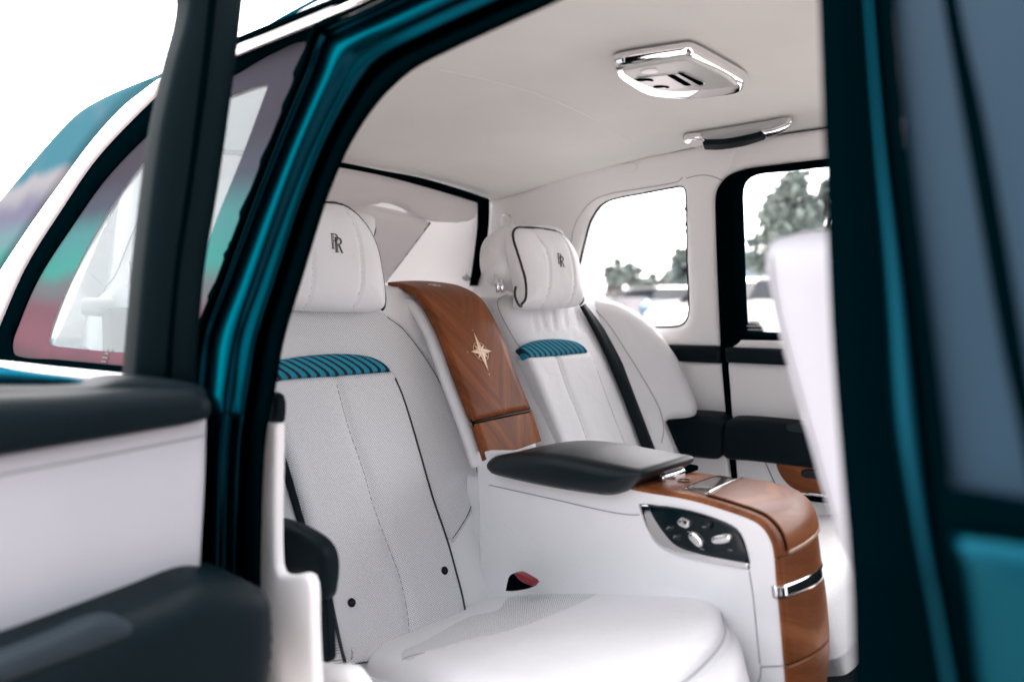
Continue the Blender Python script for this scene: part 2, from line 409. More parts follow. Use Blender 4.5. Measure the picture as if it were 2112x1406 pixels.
def tube(name, P, r, m, parent=None, closed=False, k=8, label=None, flat=None):
    P = [np.array(p, float) for p in P]; n = len(P); V = []; Fc = []
    T = []
    for i in range(n):
        a = P[(i-1) % n] if (closed or i > 0) else P[i]; b = P[(i+1) % n] if (closed or i < n-1) else P[i]
        t = b-a; T.append(t/(np.linalg.norm(t)+1e-12))
    up = np.array([0, 0, 1.]) if abs(T[0][2]) < .9 else np.array([1., 0, 0])
    N_ = np.cross(T[0], up); N_ /= np.linalg.norm(N_)
    for i in range(n):
        N_ = N_-T[i]*np.dot(N_, T[i]); N_ /= np.linalg.norm(N_)+1e-12; B = np.cross(T[i], N_)
        rr = r if not hasattr(r, '__len__') else r[min(i, len(r)-1)]
        for j in range(k):
            a = 2*math.pi*j/k; V.append(P[i]+rr*(math.cos(a)*N_+math.sin(a)*B))
    for i in range(n if closed else n-1):
        for j in range(k):
            a = i*k+j; b = i*k+(j+1) % k; c = ((i+1) % n)*k+(j+1) % k; d = ((i+1) % n)*k+j
            Fc.append([a, b, c, d])
    if not closed: Fc += [list(range(k))[::-1], [(n-1)*k+j for j in range(k)]]
    return link(name, V, Fc, m, parent, True, label=label)

def loft(name, curves, m, parent=None, thick=0, uv=None, smooth=True, label=None, closed=False, flip=False):
    """surface through equal-length 3-D curves; thick gives it a real back"""
    A = np.array(curves, float); a, b = A.shape[:2]; V = A.reshape(-1, 3); Fc = []
    for i in range(a-1):
        for j in range(b-1+(1 if closed else 0)):
            j2 = (j+1) % b
            f = [i*b+j, i*b+j2, (i+1)*b+j2, (i+1)*b+j]
            Fc.append(f[::-1] if flip else f)
    if uv is None:
        ul = np.zeros((a, b, 2))
        wid = np.r_[0, np.cumsum(np.linalg.norm(np.diff(A[:, b//2], axis=0), axis=1))]
        ln = np.r_[0, np.cumsum(np.linalg.norm(np.diff(A[a//2], axis=0), axis=1))]
        ul[:, :, 0] = wid[:, None]-wid[-1]/2; ul[:, :, 1] = ln[None, :]
        uv = ul.reshape(-1, 2)
    sgn_ = 0
    for f in Fc[::max(1, len(Fc)//60)]:
        p0, p1, p2 = V[f[0]], V[f[1]], V[f[3]]; sgn_ += np.sign(np.dot(np.cross(p1-p0, p2-p0), CAM-p0))
    if sgn_ < 0: Fc = [f[::-1] for f in Fc]
    o = link(name, V, Fc, m, parent, smooth, uv, label)
    if thick:
        md = o.modifiers.new('solid', 'SOLIDIFY'); md.thickness = abs(thick); md.offset = -1
    return o
def box(name, c, s, m, parent=None, bev=.003, rot=(0, 0, 0), seg=3, label=None, axes=None):
    import bmesh
    bm = bmesh.new(); bmesh.ops.create_cube(bm, size=1)
    for v in bm.verts: v.co = Vector((v.co.x*s[0], v.co.y*s[1], v.co.z*s[2]))
    if bev: bmesh.ops.bevel(bm, geom=bm.edges[:], offset=min(bev, min(s)*.49), segments=seg, affect='EDGES', profile=.5)
    me = bpy.data.meshes.new(name); bm.to_mesh(me); bm.free(); me.materials.append(m)
    me.polygons.foreach_set('use_smooth', [True]*len(me.polygons))
    o = bpy.data.objects.new(name, me); COL.objects.link(o)
    if axes is not None:
        from mathutils import Matrix
        X, Y, Z = axes
        o.matrix_world = Matrix(((X[0], Y[0], Z[0], c[0]), (X[1], Y[1], Z[1], c[1]), (X[2], Y[2], Z[2], c[2]), (0, 0, 0, 1)))
    else: o.location = c; o.rotation_euler = rot
    if parent is not None: o.parent = parent
    if label: o['label'] = label
    sharp(o, 45)
    return o
def dish(name, out, pl, m, parent, prof, n=10, label=None):
    """moulded piece: rings of its outline drawn in towards the middle (share of the way, height)"""
    o2 = even([pl.to2(pl.hit(p)) for p in spline(out, n)], .003); c = o2.mean(0); V = []; k = len(o2)
    for f, h in prof: V += [pl.to3(p+(c-p)*f, h) for p in o2]
    Fc = [[i*k+j, i*k+(j+1) % k, (i+1)*k+(j+1) % k, (i+1)*k+j] for i in range(len(prof)-1) for j in range(k)]
    Fc.append([(len(prof)-1)*k+j for j in range(k)])
    V0 = np.array(V); f = Fc[len(prof)//2*k]; a, b, d = V0[f[0]], V0[f[1]], V0[f[3]]
    mid_ = V0[:k].mean(0)-pl.n*.05
    if np.dot(np.cross(b-a, d-a), a-mid_) < 0: Fc = [q[::-1] for q in Fc]
    return link(name, V, Fc, m, parent, True, label=label)
def disc(name, pl, center, rad, m, parent, h=.002, lift=0, asp=1, dome=.3, k=20):
    c = pl.hit(center) if len(center) == 2 else np.array(center); V = []; Fc = []
    prof = [(1, 0), (1, .6), (.93, .85), (.75, 1), (.4, 1+dome*.6), (0.02, 1+dome)]
    for q, z in prof:
        for j in range(k):
            a = 2*math.pi*j/k; V.append(c+pl.u*rad*q*math.cos(a)+pl.v*rad*asp*q*math.sin(a)+pl.n*(h*z+lift))
    for i in range(len(prof)-1):
        for j in range(k): Fc.append([i*k+j, i*k+(j+1) % k, (i+1)*k+(j+1) % k, (i+1)*k+j])
    Fc.append([(len(prof)-1)*k+j for j in range(k)])
    return link(name, V, Fc, m, parent, True)
def ribbon(poly, w):
    """polyline with width -> polygon (metres)"""
    P = np.array(poly, float); T = np.gradient(P, axis=0); T /= np.linalg.norm(T, axis=1)[:, None]+1e-12
    N_ = np.stack([-T[:, 1], T[:, 0]], 1); w = np.array(w)*np.ones(len(P))
    return np.concatenate([P+N_*w[:, None]/2, (P-N_*w[:, None]/2)[::-1]])
def empty(name, loc, label=None, cat=None, parent=None, group=None):
    o = bpy.data.objects.new(name, None); COL.objects.link(o); o.empty_display_size = .1
    if parent is not None: o.parent = parent
    else: o.location = loc
    if label: o['label'] = label
    if cat: o['category'] = cat
    if group: o['group'] = group
    return o
def adopt(root):
    """children were built in world space: keep them there under a root that stands at the thing's base"""
    for ch in root.children: ch.matrix_parent_inverse = root.matrix_world.inverted() if False else __import__('mathutils').Matrix.Translation(-root.location)

CAR = empty('luxury_car', (0, 0, 0), 'dark teal luxury car with its rear door open, showing the white leather cabin', 'car')
def part(name, label=None): return empty(name, (0, 0, 0), label, parent=CAR)

# ------------------------------------------------------------------ the cabin shell
shell = part('headliner')
# ceiling: crowned cross-section, lower towards the rear
def roofz(x, y):
    c = 1.605-.075*max(0, (y-1.1)/.9)**1.6
    e = abs(x-1.31)/.75
    return c-.040*e**3-.004*e
NX, NY = 28, 44
Vh = []; ys = np.linspace(-1.2, 2.10, NY); xs = np.linspace(.69, 2.07, NX)
cur = [[(x, y, roofz(x, y)) for y in ys] for x in xs]
loft('lining', cur, LINING, shell, thick=-.012)
far_rail_px = [(1009, 410), (1050, 401), (1091, 391), (1144, 367), (1197, 353), (1240, 344), (1282, 334), (1410, 308), (1456, 299), (1589, 280), (1696, 265), (1760, 255)]
tube('edge_seam', [FAR.off(.008).hit(p) for p in spline(far_rail_px, 5, False)], .0018, SEAMD, shell)
def ceil_hit(p):
    t = .5
    q = ray(*p)
    for k in range(4000):
        P = CAM+q*t
        if P[2] >= roofz(P[0], P[1])-.001: return P
        t += .001
    return P
tube('cross_seam', [ceil_hit(p)+np.array([0, 0, .0012]) for p in spline([(880, 140), (1000, 165), (1120, 200), (1231, 250), (1257, 265), (1290, 285), (1310, 300)], 4, False)], .0014, LINING, shell)

# exterior roof above it and the drip rail on the near side
roof = part('roof')
cur = [[(x, y, roofz(x, y)+.022) for y in np.linspace(-1.2, 2.0, 30)] for x in np.linspace(.70, 2.0, 22)]
loft('roof_skin', cur, TEAL, roof, thick=.004, flip=True)

# ---- far side: trim with window openings
FS = part('side_trim')
Panel('pillar_lining', [(930, 360, 'c'), (1012, 405, 'c'), (1100, 388, 'c'), (1160, 500, 'c'), (1160, 800, 'c'), (900, 760, 'c')], FAR.off(-.012), TRIMW, FS, thick=.02, bulge=.002, r=.01, res=.05)
quarter_hole = [(1195, 547), (1216, 462), (1230, 435), (1243, 421), (1268, 410), (1334, 397), (1387, 387), (1408, 385), (1415, 397), (1418, 535), (1421, 600), (1420, 650), (1410, 668), (1391, 674), (1330, 675), (1215, 672), (1193, 655), (1190, 610)]
trim = Panel('trim_panel', [(1009, 411, 'c'), (1050, 402), (1091, 392), (1144, 368), (1197, 354), (1240, 345), (1282, 335), (1410, 309), (1456, 300), (1540, 288, 'c'), (1505, 362, 'c'), (1490, 375), (1480, 397), (1478, 440), (1482, 600), (1488, 714, 'c'), (1380, 712, 'c'), (1200, 720), (1010, 720, 'c'), (985, 590, 'c'), (1005, 500)],
             FAR, TRIMW, FS, thick=.02, bulge=.012, r=.03, res=.02, holes=[quarter_hole], label='white leather trim round the far rear side window')
trim.line('outer_seam', [(1180, 520), (1188, 470), (1203, 440), (1225, 415), (1260, 400), (1330, 388), (1400, 375), (1412, 366)], .0012, SEAM, FS)
trim.line('pillar_seam', [(1420, 367), (1450, 361), (1475, 364), (1492, 372)], .0012, SEAM, FS)
tube('window_gasket', [FAR.off(-.002).hit(p) for p in even(spline(quarter_hole), 4)], .004, BLACK, FS, True)
Panel('coat_hook_cover', [(1287, 340), (1300, 337), (1312, 338), (1314, 346), (1308, 354), (1294, 356), (1286, 351)], FAR.off(.0125), LINING, FS, thick=.002, bulge=.002, r=.003, res=.01)
Panel('quarter_window', [(p[0]+(12 if p[0] > 1300 else -12), p[1]+(8 if p[1] > 550 else -8)) for p in quarter_hole], FAR.off(-.03), GLASS, FS, thick=.004, bulge=.0005, r=.004, res=.08, label='clear glass of the far rear quarter window')
for p in ((1415, 431), (1416, 462), (1417, 477)):
    box('frame_clip', tuple(FAR.off(-.004).hit(p)), (.006, .010, .012), BLACK, FS, .002)
# upper cant rail continues forward over the far door
Panel('cant_rail', [(1520, 291, 'c'), (1589, 281), (1696, 266), (1800, 250, 'c'), (1800, 318, 'c'), (1704, 330), (1600, 342), (1540, 349), (1500, 366, 'c')], FAR.off(-.001), TRIMW, FS, thick=.02, bulge=.012, r=.02, res=.02)
# round reading lamp on the pillar
disc('lamp_ring', FAR.off(.010), (1047, 460), .036, CHROME, FS, h=.004)
disc('lamp_lens', FAR.off(.014), (1046, 460), .031, TRIMW, FS, h=.008, dome=1.2)
belt_c = Panel('belt_trim', [(1378, 711, 'c'), (1488, 714, 'c'), (1492, 749, 'c'), (1397, 745, 'c')], FAR.off(.004), DARK, FS, thick=.02, bulge=.014, r=.012, res=.012, label='dark leather belt strip under the far quarter window')
Panel('lower_trim', [(1360, 744, 'c'), (1491, 749, 'c'), (1506, 900, 'c'), (1512, 1010, 'c'), (1380, 1000, 'c')], FAR.off(-.002), TRIMW, FS, thick=.02, bulge=.006, r=.01, res=.02)
Panel('lower_trim', [(1300, 945, 'c'), (1498, 935, 'c'), (1520, 1090, 'c'), (1300, 1080, 'c')], FAR.off(.03), TRIMW, FS, thick=.02, bulge=.006, r=.01, res=.02)
Panel('side_armrest', [(1366, 858), (1385, 854), (1408, 854), (1459, 857), (1491, 862), (1500, 870), (1497, 885), (1494, 930), (1488, 941), (1479, 946), (1399, 937), (1385, 932)], FAR.off(.06), DARK, FS, thick=.07, bulge=.02, r=.02, res=.01, label='short dark armrest on the far side beside the seat')

# ---- far door
FD = part('far_door', 'closed far rear door with white card and dark armrest')
door_hole = [(1528, 690, 'c'), (1523, 600), (1518, 447), (1517, 397), (1526, 374), (1549, 362), (1620, 354), (1704, 345), (1800, 335, 'c'), (1830, 700, 'c')]
Panel('window_frame', [(1487, 716, 'c'), (1482, 600), (1476, 435), (1478, 397), (1488, 377), (1500, 364), (1518, 355), (1564, 345), (1704, 328), (1860, 308, 'c'), (1880, 725, 'c'), (1600, 722, 'c'), (1507, 716, 'c')], FAR.off(.012), BLACK, FD, thick=.05, bulge=.012, r=.016, res=.014, holes=[door_hole])
dwg = Panel('window_glass', [(1500, 700, 'c'), (1500, 350, 'c'), (1860, 320, 'c'), (1880, 720, 'c')], FAR.off(-.02), GLASS, FD, thick=.004, bulge=.0005, r=.004, res=.1)
ETCH = [[(x-.6, y-.6), (x+.6, y-.6), (x+.6, y+.6), (x-.6, y+.6)] for x, y in ((0, 8), (-4, 4.5), (-2, 5), (0, 5), (2, 5), (4, 4.5), (-6, 1.5), (-4, 1.5), (-2, 1.5), (0, 1.5), (2, 1.5), (4, 1.5), (6, 1.5), (-5, -1.5), (-3, -1.5), (-1, -1.5), (1, -1.5), (3, -1.5), (5, -1.5), (-4, -5), (-2, -5), (0, -5), (2, -5), (4, -5))]
dwg.decal('etched_mark', (1556, 676), ETCH, GREYPL, FD, scale=.0036)
Panel('window_sill', [(1530, 697, 'c'), (1700, 700, 'c'), (1720, 726, 'c'), (1506, 720, 'c')], FAR.off(.014), TRIMW, FD, thick=.04, bulge=.012, r=.012, res=.012)
Panel('belt_trim', [(1496, 716, 'c'), (1720, 724, 'c'), (1730, 758, 'c'), (1499, 747, 'c')], FAR.off(.03), DARK, FD, thick=.04, bulge=.012, r=.012, res=.012)
Panel('door_card', [(1500, 745, 'c'), (1740, 755, 'c'), (1800, 1080, 'c'), (1524, 1060, 'c')], FAR.off(.01), TRIMW, FD, thick=.03, bulge=.01, r=.02, res=.02)
Panel('door_gap', [(1485, 708, 'c'), (1499, 708, 'c'), (1512, 880, 'c'), (1526, 1040, 'c'), (1512, 1040, 'c')], FAR.off(.018), BLACK, FD, thick=.03, bulge=.002, r=.003, res=.02)
fa = Panel('door_armrest', [(1494, 878), (1500, 868), (1512, 864), (1564, 866), (1654, 875), (1720, 884, 'c'), (1740, 975, 'c'), (1680, 965), (1556, 950), (1503, 945), (1495, 937)], FAR.off(.06), DARK, FD, thick=.07, bulge=.02, r=.02, res=.012)
Panel('grey_pad', [(1622, 876), (1640, 874), (1690, 878), (1690, 892), (1630, 889), (1622, 884)], FAR.off(.0805), GREYPAD, FD, thick=.002, bulge=.001, r=.002, res=.02)
Panel('pocket_edge', [(1576, 950, 'c'), (1578, 950, 'c'), (1603, 1005, 'c'), (1601, 1006, 'c')], FAR.off(.0205), SEAMD, FD, thick=.002, bulge=.001, r=.002, res=.02)
wp = Panel('wood_pocket', [(1600, 950, 'c'), (1604, 966), (1613, 983), (1629, 1001), (1651, 1013), (1720, 1020, 'c'), (1740, 960, 'c')], FAR.off(.04), WOOD2, FD, thick=.03, bulge=.008, r=.01, res=.012)
Panel('door_switch', [(1653, 970), (1670, 967), (1720, 970), (1722, 985), (1660, 985), (1653, 980)], FAR.off(.0485), GLOSS, FD, thick=.003, bulge=.003, r=.004, res=.01)
Panel('chrome_strip', [(1645, 1014, 'c'), (1740, 1022, 'c'), (1740, 1028, 'c'), (1655, 1020, 'c')], FAR.off(.05), CHROME, FD, thick=.03, bulge=.003, r=.003, res=.02)
Panel('pocket_gap', [(1655, 1020, 'c'), (1740, 1028, 'c'), (1740, 1040, 'c'), (1672, 1034, 'c')], FAR.off(.04), BLACK, FD, thick=.03, bulge=.001, r=.003, res=.02)

# ---- rear window
RW = part('rear_window')
band_o = [(330, 300), (420, 305), (495, 311), (560, 316), (640, 326), (705, 336), (786, 352), (866, 367), (945, 389), (1010, 411)]
Panel('window_frame', band_o+[(1010, 411, 'c'), (1008, 470), (998, 540), (990, 590, 'c'), (969, 590, 'c'), (978, 530), (985, 470), (986, 419, 'c'), (935, 403), (866, 383), (790, 363), (703, 346), (640, 336), (560, 327), (495, 322), (420, 316), (330, 312, 'c')], REAR, BLACK, RW, thick=.004, bulge=.004, r=.008, res=.012)
REAR2 = REAR.off(-.03)
rp = Panel('rear_lining', [(320, 304, 'c'), (500, 314), (703, 340), (866, 374), (945, 395), (1003, 414, 'c'), (1000, 480), (984, 600, 'c'), (300, 640, 'c')], REAR2, SCREEN, RW, thick=.002, bulge=.001, r=.004, res=.03)
Panel('upper_pad', [(600, 325, 'c'), (703, 342), (866, 378), (945, 398), (986, 415), (983, 432), (974, 447), (958, 456), (930, 458), (890, 456), (850, 444), (825, 428), (790, 418), (740, 425), (600, 430, 'c')], REAR2.off(.004), SCREEN, RW, thick=.002, bulge=.03, r=.05, res=.012)
Panel('corner_pad', [(600, 420, 'c'), (740, 420), (800, 430), (840, 440), (886, 458, 'c'), (840, 520), (794, 582, 'c'), (600, 600, 'c')], REAR2.off(.004), SCREEN, RW, thick=.002, bulge=.022, r=.05, res=.012)
tube('edge_gasket', [REAR2.off(.009).hit(p) for p in spline([(887, 459), (840, 522), (794, 582)], 5, False)], .0035, BLACK, RW)
loft('tinted_rear_glass', [[(x, y, z) for x in np.linspace(.78, 2.05, 10)] for y, z in ((2.08, 1.49), (2.18, 1.44), (2.4, 1.30), (2.75, 1.05), (2.9, .95))], glass('rear_tint', (.66, .66, .66), .05)[0], RW, thick=.004)
Panel('leak_blocker', [(1004, 370, 'c'), (1120, 360, 'c'), (1120, 700, 'c'), (985, 700, 'c')], REAR.off(-.12), TRIMW, RW, thick=.03, bulge=.002, r=.01, res=.06)  # unseen panel added to stop light leaking in at the rear corner
# parcel shelf behind the seats
shelf = part('parcel_shelf')
box('shelf_board', (1.37, 1.95, 1.09), (1.36, .75, .05), TRIMW, shelf, .015)
Panel('small_hook', [(955, 572), (962, 570), (962, 564), (966, 570), (972, 574), (966, 579), (956, 578)], REAR.off(-.002), SILVER, shelf, thick=.006, bulge=.002, r=.003, res=.01)

# ---- ceiling lamp unit
CLz = Plane((1.4, .88, 1.59), (0, 0, -1), (1, 0, 0))
CL = part('ceiling_light', 'square chrome framed reading lamp on the ceiling')
cf = [(1262, 131), (1266, 126), (1300, 118), (1400, 103), (1420, 101), (1431, 103), (1480, 128), (1534, 158), (1538, 164), (1534, 176), (1500, 184), (1412, 192), (1344, 186), (1320, 178), (1295, 163), (1270, 145)]
CLp = CLz.off(.004)
dish('chrome_frame', cf, CLp, CHROME, CL, [(-.0, -.012), (-.006, -.006), (0, 0), (.012, .006), (.03, .011), (.055, .015), (.08, .0165), (.10, .0165), (.11, .016)])
ip = Panel('white_panel', [(1284, 144), (1300, 138), (1400, 121), (1418, 120), (1432, 124), (1520, 170), (1490, 179), (1411, 186), (1360, 184), (1345, 180), (1305, 162)], CLp.off(.0162), mat('frosted_lens', (.48, .50, .485), .35), CL, thick=.004, bulge=.004, r=.006, res=.006)
Panel('switch_plate', [(1307, 164, 'c'), (1330, 158), (1404, 150, 'c'), (1412, 152), (1455, 173, 'c'), (1448, 178), (1366, 185, 'c'), (1345, 180)], CLp.off(.0204), mat('satin_plate', (.40, .40, .41), .35, metal=1), CL, thick=.002, bulge=.002, r=.003, res=.006)
for a in ([(1376, 156), (1389, 154), (1427, 176), (1414, 178)], [(1398, 152), (1407, 151), (1453, 173), (1444, 177)]):
    Panel('louver', [(x, y, 'c') for x, y in a], CLp.off(.0226), BLACK, CL, thick=.001, bulge=.0012, r=.001, res=.01)
for a in ([(1312, 165), (1318, 163), (1342, 163), (1348, 167), (1342, 169), (1340, 166), (1316, 168)], [(1347, 179), (1352, 177), (1376, 178), (1381, 181), (1376, 183), (1372, 180), (1350, 182)]):
    Panel('lamp_switch', a, CLp.off(.0226), BLACK, CL, thick=.001, bulge=.0012, r=.001, res=.01)
disc('reading_lens', CLp.off(.0206), (1340, 147), .018, LAMPW, CL, h=.0015)
# ---- grab handle
GH = part('grab_handle', 'folded grab handle with chrome ends over the far door')
gp = Plane((2.03, 1, 1.560), (-.22, 0, -1), (0, -1, 0)).off(.02)
gh = [(1408, 285, 'c'), (1440, 280), (1581, 257), (1627, 249), (1634, 252), (1626, 265), (1589, 281), (1538, 295), (1487, 303), (1454, 304), (1420, 298)]
Panel('recess_plate', gh, gp, GREYPL, GH, thick=.01, bulge=.003, r=.004, res=.01)
Panel('grip', [(1448, 290, 'c'), (1500, 288), (1560, 276), (1573, 271, 'c'), (1580, 283, 'c'), (1538, 296), (1487, 304), (1452, 304, 'c')], gp.off(.006), DARK, GH, thick=.015, bulge=.01, r=.008, res=.006)
Panel('end_cap', [(1410, 287), (1444, 282), (1456, 288, 'c'), (1453, 304, 'c'), (1421, 298)], gp.off(.004), CHROME, GH, thick=.01, bulge=.006, r=.006, res=.006)
Panel('end_cap', [(1570, 270, 'c'), (1600, 262), (1628, 251), (1633, 253), (1624, 266), (1588, 281), (1580, 283, 'c')], gp.off(.004), CHROME, GH, thick=.01, bulge=.006, r=.006, res=.006)

# ------------------------------------------------------------------ seats
def seat_cushion_warp(u, v): return 0
SL = part('rear_seat', 'near rear seat of white perforated leather')
B1 = BACK
base = Panel('backrest', [(520, 640), (560, 600), (700, 588), (800, 592), (838, 600), (880, 640), (920, 710), (955, 788), (988, 873), (1014, 955), (1032, 1040), (1042, 1130), (1046, 1215), (1010, 1260), (965, 1290), (840, 1350), (705, 1390), (640, 1300), (560, 1150), (540, 1000), (520, 800)],
             B1.off(-.03), WHITE, SL, thick=.09, bulge=.055, r=.075, res=.011)
tp = B1.off(.026)
upp = Panel('upper_panel', [(540, 660), (620, 640), (700, 636), (770, 640), (800, 650), (835, 676), (880, 735), (920, 802), (955, 872), (977, 925), (987, 970), (985, 1012), (970, 1060), (950, 1095), (932, 1118), (900, 1050), (850, 900), (815, 784), (805, 765), (700, 740), (560, 745)], tp, PERF, SL, thick=.02, bulge=.003, r=.012, res=.012)

base.line('bolster_seam', [(806, 606), (835, 640), (872, 695), (915, 780)], .0011, SEAM, SL, lift=.0006)
upp.line('bolster_seam', [(798, 655), (831, 681), (876, 740), (915, 806), (950, 876), (972, 928), (982, 972), (980, 1010), (965, 1057), (946, 1090), (932, 1110)], .0009, SEAMD, SL, lift=.0004)
ctr = [(688, 783), (714, 880), (745, 970), (765, 1040), (790, 1110), (820, 1190), (838, 1280), (838, 1335)]
cp = Panel('center_panel', [(560, 790, 'c'), (577, 783), (700, 774), (808, 766, 'c'), (830, 815), (850, 880), (870, 950), (893, 1030), (912, 1085), (925, 1125), (940, 1180), (953, 1230), (962, 1280, 'c'), (900, 1312), (838, 1342), (780, 1360), (708, 1372, 'c'), (680, 1280), (640, 1120), (600, 980), (565, 860)],
           tp.off(.003), PERF, SL, thick=.03, bulge=.013, r=.02, res=.008, grooves=[(ctr, .006, .010)])
cp.line('center_seam', ctr, .0007, SEAMD, SL)
Panel('fabric_insert', [(560, 786, 'c'), (562, 745), (585, 741), (620, 735), (680, 730), (730, 731), (765, 737), (788, 748), (806, 765, 'c'), (700, 775), (577, 784)], tp.off(.0085), STRIPE, SL, thick=.02, bulge=.009, r=.012, res=.006, uvo=(577, 790))
PB = tp.off(.012)
tube('piping', [PB.hit(p) for p in even(spline([(814, 780), (830, 818), (850, 880), (870, 950), (893, 1030), (912, 1085), (925, 1125), (940, 1180), (953, 1230), (961, 1277)], 6, False), 8, False)], .0035, PIPE, SL)
tube('piping', [PB.hit(p) for p in even(spline([(677, 1205), (690, 1270), (700, 1320), (712, 1368)], 6, False), 8, False)], .0035, PIPE, SL)
tube('piping', [tp.off(.004).hit(p) for p in even(spline([(708, 1371), (780, 1357), (838, 1338), (900, 1308), (962, 1278)], 6, False), 8, False)], .0035, PIPE, SL)
for p in ((725, 1242), (917, 1176)):
    disc('snap_button', tp.off(.016), p, .0088, DARK, SL, h=.002)
    disc('snap_centre', tp.off(.0185), p, .0035, GREYPAD, SL, h=.001)
for p in ((951, 1272), (727, 1352)):
    c = tp.off(.02).hit(p); tube('zip_pull', [c+np.array([0, 0, .016]), c, c-np.array([.003, 0, .006])], .0018, SILVER, SL)
# cushion of the near seat
cpn = CUSH.off(-.02)
cu_out = [(712, 1362), (780, 1352), (845, 1330), (900, 1300), (960, 1262), (1010, 1230), (1060, 1205), (1110, 1194), (1200, 1189), (1300, 1191), (1380, 1200), (1440, 1220), (1480, 1250), (1500, 1290), (1494, 1322), (1460, 1365), (1410, 1410), (1330, 1465), (1200, 1500), (1000, 1470), (860, 1410), (780, 1388), (735, 1375)]
def mid(a, b, t): return (a[0]+(b[0]-a[0])*t, a[1]+(b[1]-a[1])*t)
cu = Panel('cushion', cu_out, cpn, WHITE, SL, thick=.16, bulge=.035, r=.05, res=.010, crown=.012)
cui = Panel('cushion_insert', [(825, 1347), (860, 1330), (910, 1306), (970, 1276), (1026, 1264), (1045, 1240), (1070, 1222), (1110, 1207), (1180, 1203), (1240, 1206), (1253, 1212), (1235, 1232), (1180, 1262), (1080, 1300), (960, 1326), (880, 1345)], cpn.off(.036), PERF, SL, thick=.004, bulge=.0032, r=.006, res=.01, warp=lambda Q: cu.height(Q)-.0385)
cu.line('cushion_seam', [(1030, 1264), (1045, 1240), (1072, 1220), (1110, 1205), (1180, 1198), (1290, 1196)], .001, SEAMD, SL, lift=.001)
tube('cushion_seam', [cpn.off(.012).hit(p) for p in even(spline([(1380, 1203), (1440, 1224), (1478, 1252), (1496, 1290), (1490, 1322), (1456, 1365), (1405, 1410), (1330, 1460)], 6, False), 8, False)], .0016, SEAM, SL)
cui.line('insert_seam', [(827, 1349), (880, 1345), (960, 1326), (1080, 1300), (1180, 1262), (1235, 1232), (1251, 1213)], .0008, SEAM, SL, lift=.0004)
# front and side base of the cushion
Panel('cushion_base', [(700, 1366), (760, 1376), (900, 1406), (1100, 1470), (1300, 1480), (1440, 1390), (1500, 1310), (1520, 1310), (1532, 1345), (1532, 1420), (1500, 1560), (1200, 1700), (800, 1600), (660, 1480), (640, 1400)], cpn.off(-.045), WHITE, SL, thick=.2, bulge=.035, r=.04, res=.014)

# far seat
SR = part('rear_seat', 'far rear seat of smooth white leather')
SR.name = 'rear_seat'
baser = Panel('backrest', [(1012, 640), (1018, 620), (1040, 610), (1120, 600), (1200, 604), (1235, 615), (1270, 660), (1310, 740), (1345, 810), (1366, 860), (1380, 900), (1400, 960), (1380, 1000), (1240, 1050), (1160, 1010), (1120, 930), (1090, 840), (1050, 730)],
              B1.off(-.03), WHITE, SR, thick=.09, bulge=.05, r=.06, res=.011,
              grooves=[([(1090, 645), (1100, 690)], .004, .006), ([(1115, 640), (1120, 690)], .005, .006), ([(1140, 640), (1143, 685)], .005, .006), ([(1160, 640), (1172, 690)], .004, .006), ([(1075, 650), (1080, 690)], .003, .006)])
rpn = B1.off(.02)
c2 = [(1144, 737), (1165, 800), (1190, 860), (1206, 906), (1220, 950)]
cpr = Panel('center_panel', [(1083, 736, 'c'), (1130, 734), (1213, 727, 'c'), (1222, 743), (1234, 775), (1250, 820), (1268, 868), (1286, 914), (1310, 985, 'c'), (1190, 1000, 'c'), (1152, 906), (1120, 825)], rpn.off(.002), WHITE, SR, thick=.03, bulge=.012, r=.018, res=.007, grooves=[(c2, .006, .010)])
cpr.line('center_seam', c2, .0008, SEAM, SR)
Panel('fabric_insert', [(1087, 739, 'c'), (1080, 728), (1073, 718), (1098, 704), (1144, 699), (1183, 704), (1202, 714), (1212, 727, 'c'), (1163, 732)], rpn.off(.008), STRIPE, SR, thick=.02, bulge=.008, r=.012, res=.006, uvo=(1080, 742))
tube('piping', [rpn.off(.010).hit(p) for p in even(spline([(1222, 743), (1234, 775), (1250, 820), (1268, 868), (1286, 914), (1300, 955)], 6, False), 8, False)], .003, PIPE, SR)
baser.line('bolster_seam', [(1040, 612), (1020, 622), (1016, 640), (1040, 695), (1075, 760), (1110, 840), (1150, 930)], .0011, SEAM, SR, lift=.0008)
# the padded wing between the far backrest and the door
WG = Plane((1.95, 1.5, 1.0), (-.62, -.62, .22), (1, -1, 0))
wing = Panel('side_wing', [(1190, 640), (1200, 615), (1240, 617), (1279, 626), (1325, 653), (1352, 676), (1380, 714), (1400, 745), (1422, 795), (1438, 840), (1430, 858), (1385, 862), (1372, 872), (1384, 905), (1398, 940), (1405, 990), (1375, 1005), (1345, 960), (1300, 860), (1240, 740)], WG, WHITE, SR, thick=.06, bulge=.03, r=.045, res=.012)
wing.line('wing_seam', [(1212, 630), (1250, 670), (1290, 730), (1330, 795), (1355, 842), (1366, 880), (1360, 915)], .0012, SEAM, SR, lift=.0008)
# far cushion
cf_ = Plane((1.7, .75, .5), (0, .29, 1), (1, 0, 0))
Panel('cushion', [(1400, 1010), (1560, 1000), (1680, 1035), (1740, 1060), (1790, 1100), (1790, 1160), (1745, 1215), (1690, 1250), (1500, 1260), (1300, 1180)], cf_.off(-.03), WHITE, SR, thick=.1, bulge=.05, r=.06, res=.014)
Panel('cushion_base', [(1560, 1180), (1690, 1190), (1745, 1150), (1790, 1140), (1800, 1200), (1760, 1250), (1722, 1284), (1690, 1290), (1560, 1290)], cf_.off(-.09), WHITE, SR, thick=.1, bulge=.03, r=.04, res=.014)

